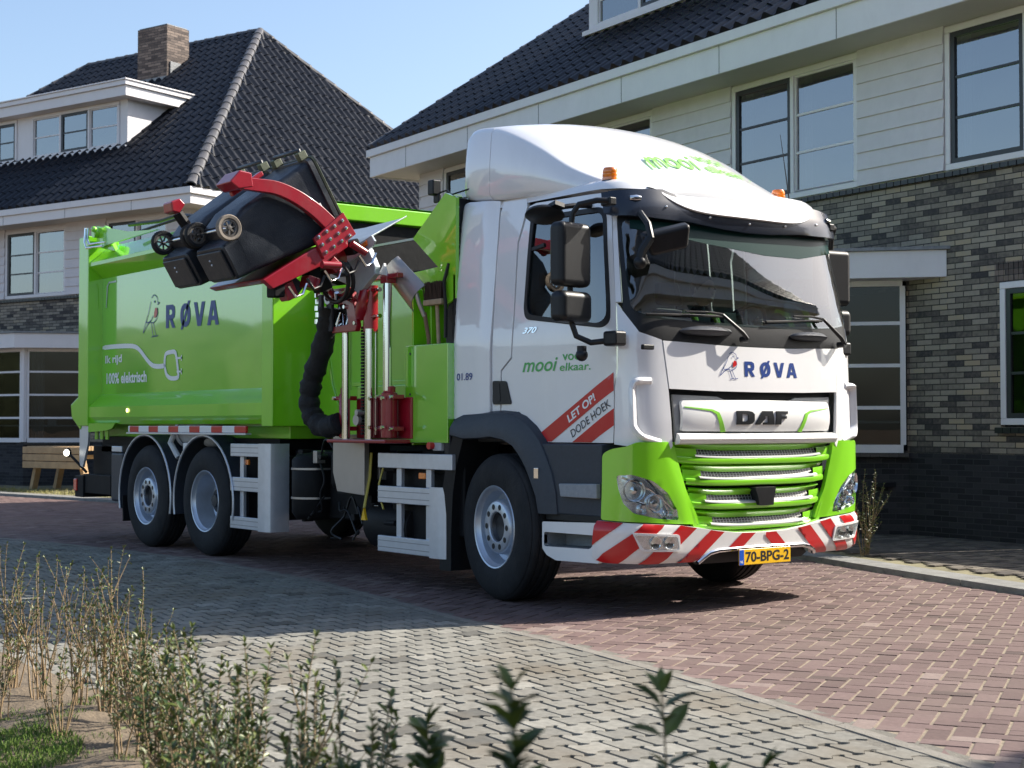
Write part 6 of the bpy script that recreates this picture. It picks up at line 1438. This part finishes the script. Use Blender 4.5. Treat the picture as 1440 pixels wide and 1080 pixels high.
# ---------------------------------------------------------------- tools standing in the recess
sh_=root('shovel','steel shovel standing blade up in the green tool recess','shovel',(-2.35,-1.17,1.46))
m=MB(); m.tube([(-2.24,-1.08,1.45),(-2.24,-1.10,1.95),(-2.255,-1.13,2.15)],.017,10); m.build('handle',mat('old_wood',(.20,.12,.07),.7,nscale=20,namt=.3),sh_,world=False).matrix_parent_inverse=Matrix.Translation((2.24,1.08,-1.45))
m=MB(); m.tube([(-2.255,-1.13,2.12),(-2.27,-1.17,2.22),(-2.28,-1.19,2.30)],.018,10)
secs=[]
for t in range(7):
    k=t/6; cx=-2.29-.33*k; cz=2.26+.27*k; w_=.13-.02*k; nx,nz=.63,.77
    secs.append([(cx+nx*w_*u,-1.22+.06*(u*u)-.03*k,cz+nz*w_*u) for u in (-1,-.6,-.2,.2,.6,1)]+[(cx+nx*w_*u,-1.212+.06*(u*u)-.03*k,cz+nz*w_*u) for u in (1,.6,.2,-.2,-.6,-1)])
m.loft(secs); m.build('blade',STEEL,sh_,fixn=True,ang=50).matrix_parent_inverse=Matrix.Translation((2.24,1.08,-1.45))
br_=root('broom','broom with dark brown bristles standing head up beside the shovel','broom',(-2.235,-1.15,1.48))
BI=Matrix.Translation((2.10,1.06,-1.45))
m=MB(); m.cyl((-2.10,-1.06,1.45),(-2.10,-1.10,2.20),.016,n=10); m.build('handle',mat('pale_wood',(.42,.31,.20),.7,nscale=20,namt=.2),br_,world=False).matrix_parent_inverse=BI
m=MB(); m.box(-2.23,-1.98,-1.15,-1.09,2.18,2.225); m.build('broom_head',MATS['pale_wood'],br_,bevel=.01,world=False).matrix_parent_inverse=BI
m=MB(); rb=random.Random(6)
for k in range(420):
    x=rb.uniform(-2.22,-1.99); y=rb.uniform(-1.145,-1.095); L_=rb.uniform(.11,.145); m.tube([(x,y,2.222),(x+rb.uniform(-.02,.02),y+rb.uniform(-.02,.02),2.222+L_)],.0022,3,cap=False)
m.build('bristles',mat('bristle',(.045,.022,.012),.8),br_,world=False,flat=True).matrix_parent_inverse=BI
# ---------------------------------------------------------------- the driver
dr=root('person','driver in a dark jacket with hi-vis yellow trim seated behind the steering wheel','person',(-1.1,.6,1.56))
DI=Matrix.Translation((1.1,-.6,-1.56))
me=bpy.data.meshes.new('body'); V=[(-1.15,.60,1.64),(-1.18,.60,1.85),(-1.20,.60,2.06),(-1.19,.60,2.16),(-1.16,.60,2.24),(-1.19,.43,2.09),(-1.0,.36,1.88),(-.78,.44,2.0),(-.70,.47,2.04),(-1.19,.77,2.09),(-1.0,.84,1.88),(-.78,.76,2.0),(-.70,.73,2.04),(-1.12,.50,1.63),(-.75,.46,1.66),(-.62,.45,1.32),(-1.12,.70,1.63),(-.75,.74,1.66),(-.62,.75,1.32)]
E_=[(0,1),(1,2),(2,3),(3,4),(2,5),(5,6),(6,7),(7,8),(2,9),(9,10),(10,11),(11,12),(0,13),(13,14),(14,15),(0,16),(16,17),(17,18)]
RD=[.15,.15,.15,.06,.055,.075,.05,.038,.035,.075,.05,.038,.035,.10,.075,.055,.10,.075,.055]
me.from_pydata(V,E_,[]); bo=bpy.data.objects.new('body',me); COL.objects.link(bo); bo.parent=dr; bo.matrix_parent_inverse=DI
mo=bo.modifiers.new('skin','SKIN'); 
for v,r_ in zip(me.skin_vertices[0].data,RD): v.radius=(r_,r_)
me.skin_vertices[0].data[0].use_root=True; bo.modifiers.new('sub','SUBSURF').levels=2; bo.modifiers['sub'].render_levels=2
me.materials.append(mat('jacket',(.022,.026,.035),.85,nscale=20,namt=.2))
SKIN=mat('skin',(.50,.30,.21),.5,nscale=15,namt=.08)
m=MB(); m.sphere((-1.12,.60,2.34),.105,20,16,(.95,.76,1.15)); m.sphere((-1.02,.60,2.32),.018,8,6,(1.2,.7,1.3)); 
for s in (-1,1): m.sphere((-1.13,.60+s*.082,2.34),.02,8,6,(.7,.4,1.3))
m.sphere((-1.045,.60,2.265),.03,8,6,(.8,1,.7)); m.build('head',SKIN,dr,world=False,ang=60).matrix_parent_inverse=DI
m=MB()
for s in (-1,1): m.sphere((-1.027,.60+s*.032,2.352),.010,8,6)
m.build('eyes',INK,dr,world=False).matrix_parent_inverse=DI
m=MB(); m.sphere((-1.14,.60,2.375),.108,18,12,(.96,.80,1.0)); m.build('hair',mat('hair',(.05,.035,.025),.7,nscale=40,namt=.3),dr,world=False,ang=60).matrix_parent_inverse=DI
for s in (-1,1):
    m=MB(); c0=Vector((-.66,.60+s*.125,2.06)); m.sphere(c0,.042,12,8,(1.0,.6,.9))
    for k in range(4): a=c0+Vector((.02,0,.022-.016*k)); m.tube([a,a+Vector((.035,-s*.01,.004)),a+Vector((.03,-s*.03,-.002)),a+Vector((.008,-s*.036,-.004))],[.0095,.009,.0085,.007],6)
    m.tube([c0+Vector((-.01,0,.03)),c0+Vector((.02,-s*.02,.045)),c0+Vector((.04,-s*.035,.04))],[.011,.010,.008],6); m.build('hand',SKIN,dr,world=False,ang=60).matrix_parent_inverse=DI
HV=mat('hi_vis',(.55,.85,.04),.6)
m=MB(); m.lathe([(.158,0),(.160,.0),(.160,.05),(.158,.05)],(-1.18,.60,1.82),(0,0,1),20,closed=True); m.build('hi_vis_band',HV,dr,world=False).matrix_parent_inverse=DI
for s in (-1,1): m=MB(); m.tube([(-1.06,.60+s*.10,1.8),(-1.05,.60+s*.11,1.98),(-1.10,.60+s*.12,2.13),(-1.22,.60+s*.12,2.17)],.025,6); m.build('hi_vis_strap',HV,dr,world=False,ang=60).matrix_parent_inverse=DI
# ---------------------------------------------------------------- planting: young privet, twigs and weeds
LEAF=mat('privet_leaf',(.036,.066,.014),.42,spec=.5,nscale=25,namt=.35)
LEAF2=mat('young_leaf',(.11,.14,.022),.45,nscale=25,namt=.3)
TWIG=mat('twig',(.27,.19,.105),.8,nscale=25,namt=.3)
def leaf(m,p,d,L_,rnd,wf=.42):
    d=d.normalized(); up=Vector((rnd.uniform(-.4,.4),rnd.uniform(-.4,.4),1)); sd=d.cross(up).normalized(); n_=sd.cross(d).normalized(); w_=L_*wf/2
    a=m.v(p); e=m.v(p+d*L_-n_*L_*.12); md=m.v(p+d*L_*.5-n_*L_*.02)
    l1=m.v(p+d*L_*.3+sd*w_*.9+n_*L_*.08); l2=m.v(p+d*L_*.68+sd*w_*.8+n_*L_*.04); r1=m.v(p+d*L_*.3-sd*w_*.9+n_*L_*.08); r2=m.v(p+d*L_*.68-sd*w_*.8+n_*L_*.04)
    m.f((a,l1,md)); m.f((l1,l2,md)); m.f((l2,e,md)); m.f((a,md,r1)); m.f((r1,md,r2)); m.f((r2,md,e))
def shrub(loc,h,ns,label,seed,dens=1.,LS=.032,spread=.16,bare=.35,group='young hedge shrubs in the bed',branch=4,jit=.12):
    rnd=random.Random(seed); rt=root('hedge_shrub',label,'shrub',loc,0,group); st=MB(); lf=MB(); l2=MB()
    def stem(p,d,L_,r0,lev):
        n=7; pts=[p]
        for k in range(n):
            d=(d+Vector((rnd.uniform(-1,1),rnd.uniform(-1,1),rnd.uniform(-.1,.5)))*jit).normalized(); pts.append(pts[-1]+d*L_/n)
        st.tube(pts,[max(.0009,r0*(1-.75*k/n)) for k in range(n+1)],n=5,cap=False)
        ph=rnd.uniform(0,6.3); nn=max(3,int(L_*dens/.035))
        for k in range(nn):
            t=bare+(1-bare)*k/nn if lev==0 else .15+.85*k/nn; i=min(n-1,int(t*n)); q=pts[i].lerp(pts[i+1],t*n-i); dd=(pts[i+1]-pts[i]).normalized()
            if rnd.random()>.35+.6*t: continue
            for s in (0,math.pi):
                if rnd.random()<.2: continue
                a=ph+k*math.pi/2+s; sd=dd.cross(Vector((math.cos(a),math.sin(a),.1))).normalized(); big=LS*(rnd.uniform(.35,1.0)) 
                leaf(lf if rnd.random()<.6 else l2,q,(sd+dd*rnd.uniform(.3,1.2)),big,rnd)
        for s in range(3): leaf(l2,pts[-1],d+Vector((rnd.uniform(-.6,.6),rnd.uniform(-.6,.6),0)),LS*.6,rnd)
        if lev<1:
            for b in range(rnd.randint(0,branch)):
                t=rnd.uniform(.3,.75); i=int(t*n); a=rnd.uniform(0,6.3); stem(pts[i],(d*1.2+Vector((math.cos(a),math.sin(a),.3))*.8).normalized(),L_*min(rnd.uniform(.22,.5),1.02-t),r0*.6,1)
    for k in range(ns):
        a=rnd.uniform(0,6.3); q=rnd.uniform(0,.05); stem(Vector((math.cos(a)*q,math.sin(a)*q,-.02)),Vector((math.cos(a)*spread*rnd.uniform(.2,1.6),math.sin(a)*spread*rnd.uniform(.2,1.6),1)).normalized(),h*(rnd.uniform(.6,1.06) if k else 1.04),rnd.uniform(.0034,.0060),0)
    st.build('stems',TWIG,rt,world=False,ang=60); lf.build('leaves',LEAF,rt,world=False,flat=True); l2.build('young_leaves',LEAF2,rt,world=False,flat=True)
    return rt
def soilz(x,y): return soil_h(x,y)+.0
def place(px,base_py,D=None,top=None,z=.03):
    """photo column and foot row -> point on the ground; top row -> height"""
    d=(base_py-(540+2105.375*math.tan(pitch)))/2105.375
    D=D or (CAMP.z-z)/d
    p=along(px,D); zt=CAMP.z-(top-(540+2105.375*math.tan(pitch)))/2105.375*D
    return (p.x,p.y,z),zt-z
SH=[ # px, foot py, top py, stems, density, label
(20,975,765,10,1.,'hedge shrub with bare upper twigs at the far left of the bed'),
(62,985,790,9,1.,'second hedge shrub from the left edge, leafy low down'),
(110,1000,800,8,.8,'thin hedge shrub between the two leafier ones at the left'),
(150,1010,770,12,1.,'tallest hedge shrub, tuft of fresh leaves at its tip, in front of the rear wheels'),
(185,1030,800,10,1.1,'hedge shrub just right of the tallest one'),
(215,1050,860,9,1.5,'small hedge shrub with glossy leaves on the edge of the sand'),
(88,1045,850,7,.9,'low hedge shrub over the grass tuft'),
(250,1075,880,8,1.2,'hedge shrub at the lower edge left of the dark one'),
(2,1010,860,8,1.5,'low bushy shrub cut by the left edge of the photo'),
(200,1000,830,8,1.5,'leafy shrub at the back of the bed, right of the tallest one'),
(175,1070,900,8,1.4,'short shrub at the lower edge below the tallest one')]
for k,(px,by,ty,ns,dn,lb_) in enumerate(SH):
    loc,h=place(px,by,None,ty); shrub(loc,h,ns,lb_,40+k,dn*1.35,.030,.15)
SH2=[ # nearer, dark, foot below the frame: px, depth, top py
(280,4.3,880,8,1.5,'dark leafy shrub in the foreground below the shadow edge'),
(335,4.1,905,8,1.7,'dark dense shrub right of centre of the foreground hedge'),
(385,3.9,960,6,1.5,'short dark shrub between two taller foreground ones'),
(425,3.6,905,4,1.0,'thin foreground shrub with bare tips over the pale pavers'),
(470,3.3,935,4,1.1,'foreground shrub with small buds leaning right'),
(500,3.0,985,3,1.6,'large-leaved foreground shrub low in the frame'),
(610,2.5,1035,2,1.5,'out of focus sprig just showing at the lower edge'),
(765,1.95,985,1,1.7,'out of focus sprig with long leaves at the lower centre'),
(235,4.6,870,9,1.6,'dark shrub in front of the sand, left of the foreground group'),
(308,3.7,945,9,1.8,'short dense dark shrub at the lower edge'),
(455,3.4,1000,6,1.7,'short dark shrub low in the frame left of the large-leaved one'),
(540,2.8,1020,3,1.8,'dark leafy sprig left of the out of focus one'),
(905,2.3,985,1,.5,'out of focus bare twig right of the blurred sprig')]
for k,(px,D,ty,ns,dn,lb_) in enumerate(SH2):
    p=along(px,D); zt=CAMP.z-(ty-(540+2105.375*math.tan(pitch)))/2105.375*D
    shrub((p.x,p.y,.0),zt,ns,lb_,70+k,dn*(1.45 if D>2.6 else 1.0),.040 if D>2.6 else .072,.12 if D>2.9 else .02,bare=.3 if D>2.6 else .7,jit=.10 if D>2.9 else .035)
# shrub by the wall, beyond the bumper
loc,_=place(1214,783,None,700); shrub((loc[0],loc[1],.04),.80,16,'bushy young shrub against the black plinth right of the bumper',99,1.6,.04,.30,bare=.1,group=None)
# grass and weeds in the bed
GR=mat('grass_blade',(.10,.17,.025),.6,nscale=6,namt=.3)
m=MB(); rg=random.Random(11)
def tuft(cx,cy,R_,n,hh):
    for k in range(n):
        a=rg.uniform(0,6.3); q=R_*math.sqrt(rg.random()); x,y=cx+q*math.cos(a),cy+q*math.sin(a); z=soil_h(x,y)-.005; b=rg.uniform(0,6.3); h=hh*rg.uniform(.4,1); dx,dy=math.cos(b)*.002,math.sin(b)*.002; lx,ly=rg.uniform(-.5,.5)*h,rg.uniform(-.5,.5)*h
        m.poly([(x-dx,y-dy,z),(x+dx,y+dy,z),(x+lx*.5+dx*.6,y+ly*.5+dy*.6,z+h*.7),(x+lx,y+ly,z+h*.95)])
loc,_=place(8,1062,None,1000); tuft(loc[0],loc[1],.30,4200,.05)
for k in range(60):
    loc,_=place(rg.uniform(0,330),rg.uniform(985,1090),None,900); tuft(loc[0],loc[1],rg.uniform(.03,.10),rg.randint(20,110),.035)
tag(m.build('grass',GR,flat=True),'short green grass and weeds in the sandy bed','grass',kind='stuff')
m=MB()
for k in range(5200):
    x=rg.uniform(-32,-13); y0=interp(KB,x)+.45; y=y0+abs(rg.gauss(0,.5)); b=rg.uniform(0,6.3); h=rg.uniform(.02,.07); dx,dy=math.cos(b)*.008,math.sin(b)*.008
    m.poly([(x-dx,y-dy,.04),(x+dx,y+dy,.04),(x+rg.uniform(-.04,.04),y+rg.uniform(-.04,.04),.04+h)])
tag(m.build('verge_grass',mat('dry_grass',(.24,.22,.07),.8,nscale=5,namt=.3),flat=True),'dry grass strip along the far kerb','grass',kind='stuff')
# pebbles, clods and dead leaves on the bed
m=MB()
for k in range(420):
    loc,_=place(rg.uniform(-40,420),rg.uniform(965,1095),None,900); x,y=loc[0],loc[1]
    if y>interp(BEDX,x)-.05: continue
    r_=rg.uniform(.004,.014); m.sphere((x,y,soil_h(x,y)+r_*.3),r_,6,4,(1,rg.uniform(.6,1),rg.uniform(.4,.8)))
tag(m.build('soil_crumbs',SOIL,flat=True),'crumbs of soil and pebbles lying on the bed','soil',kind='stuff')
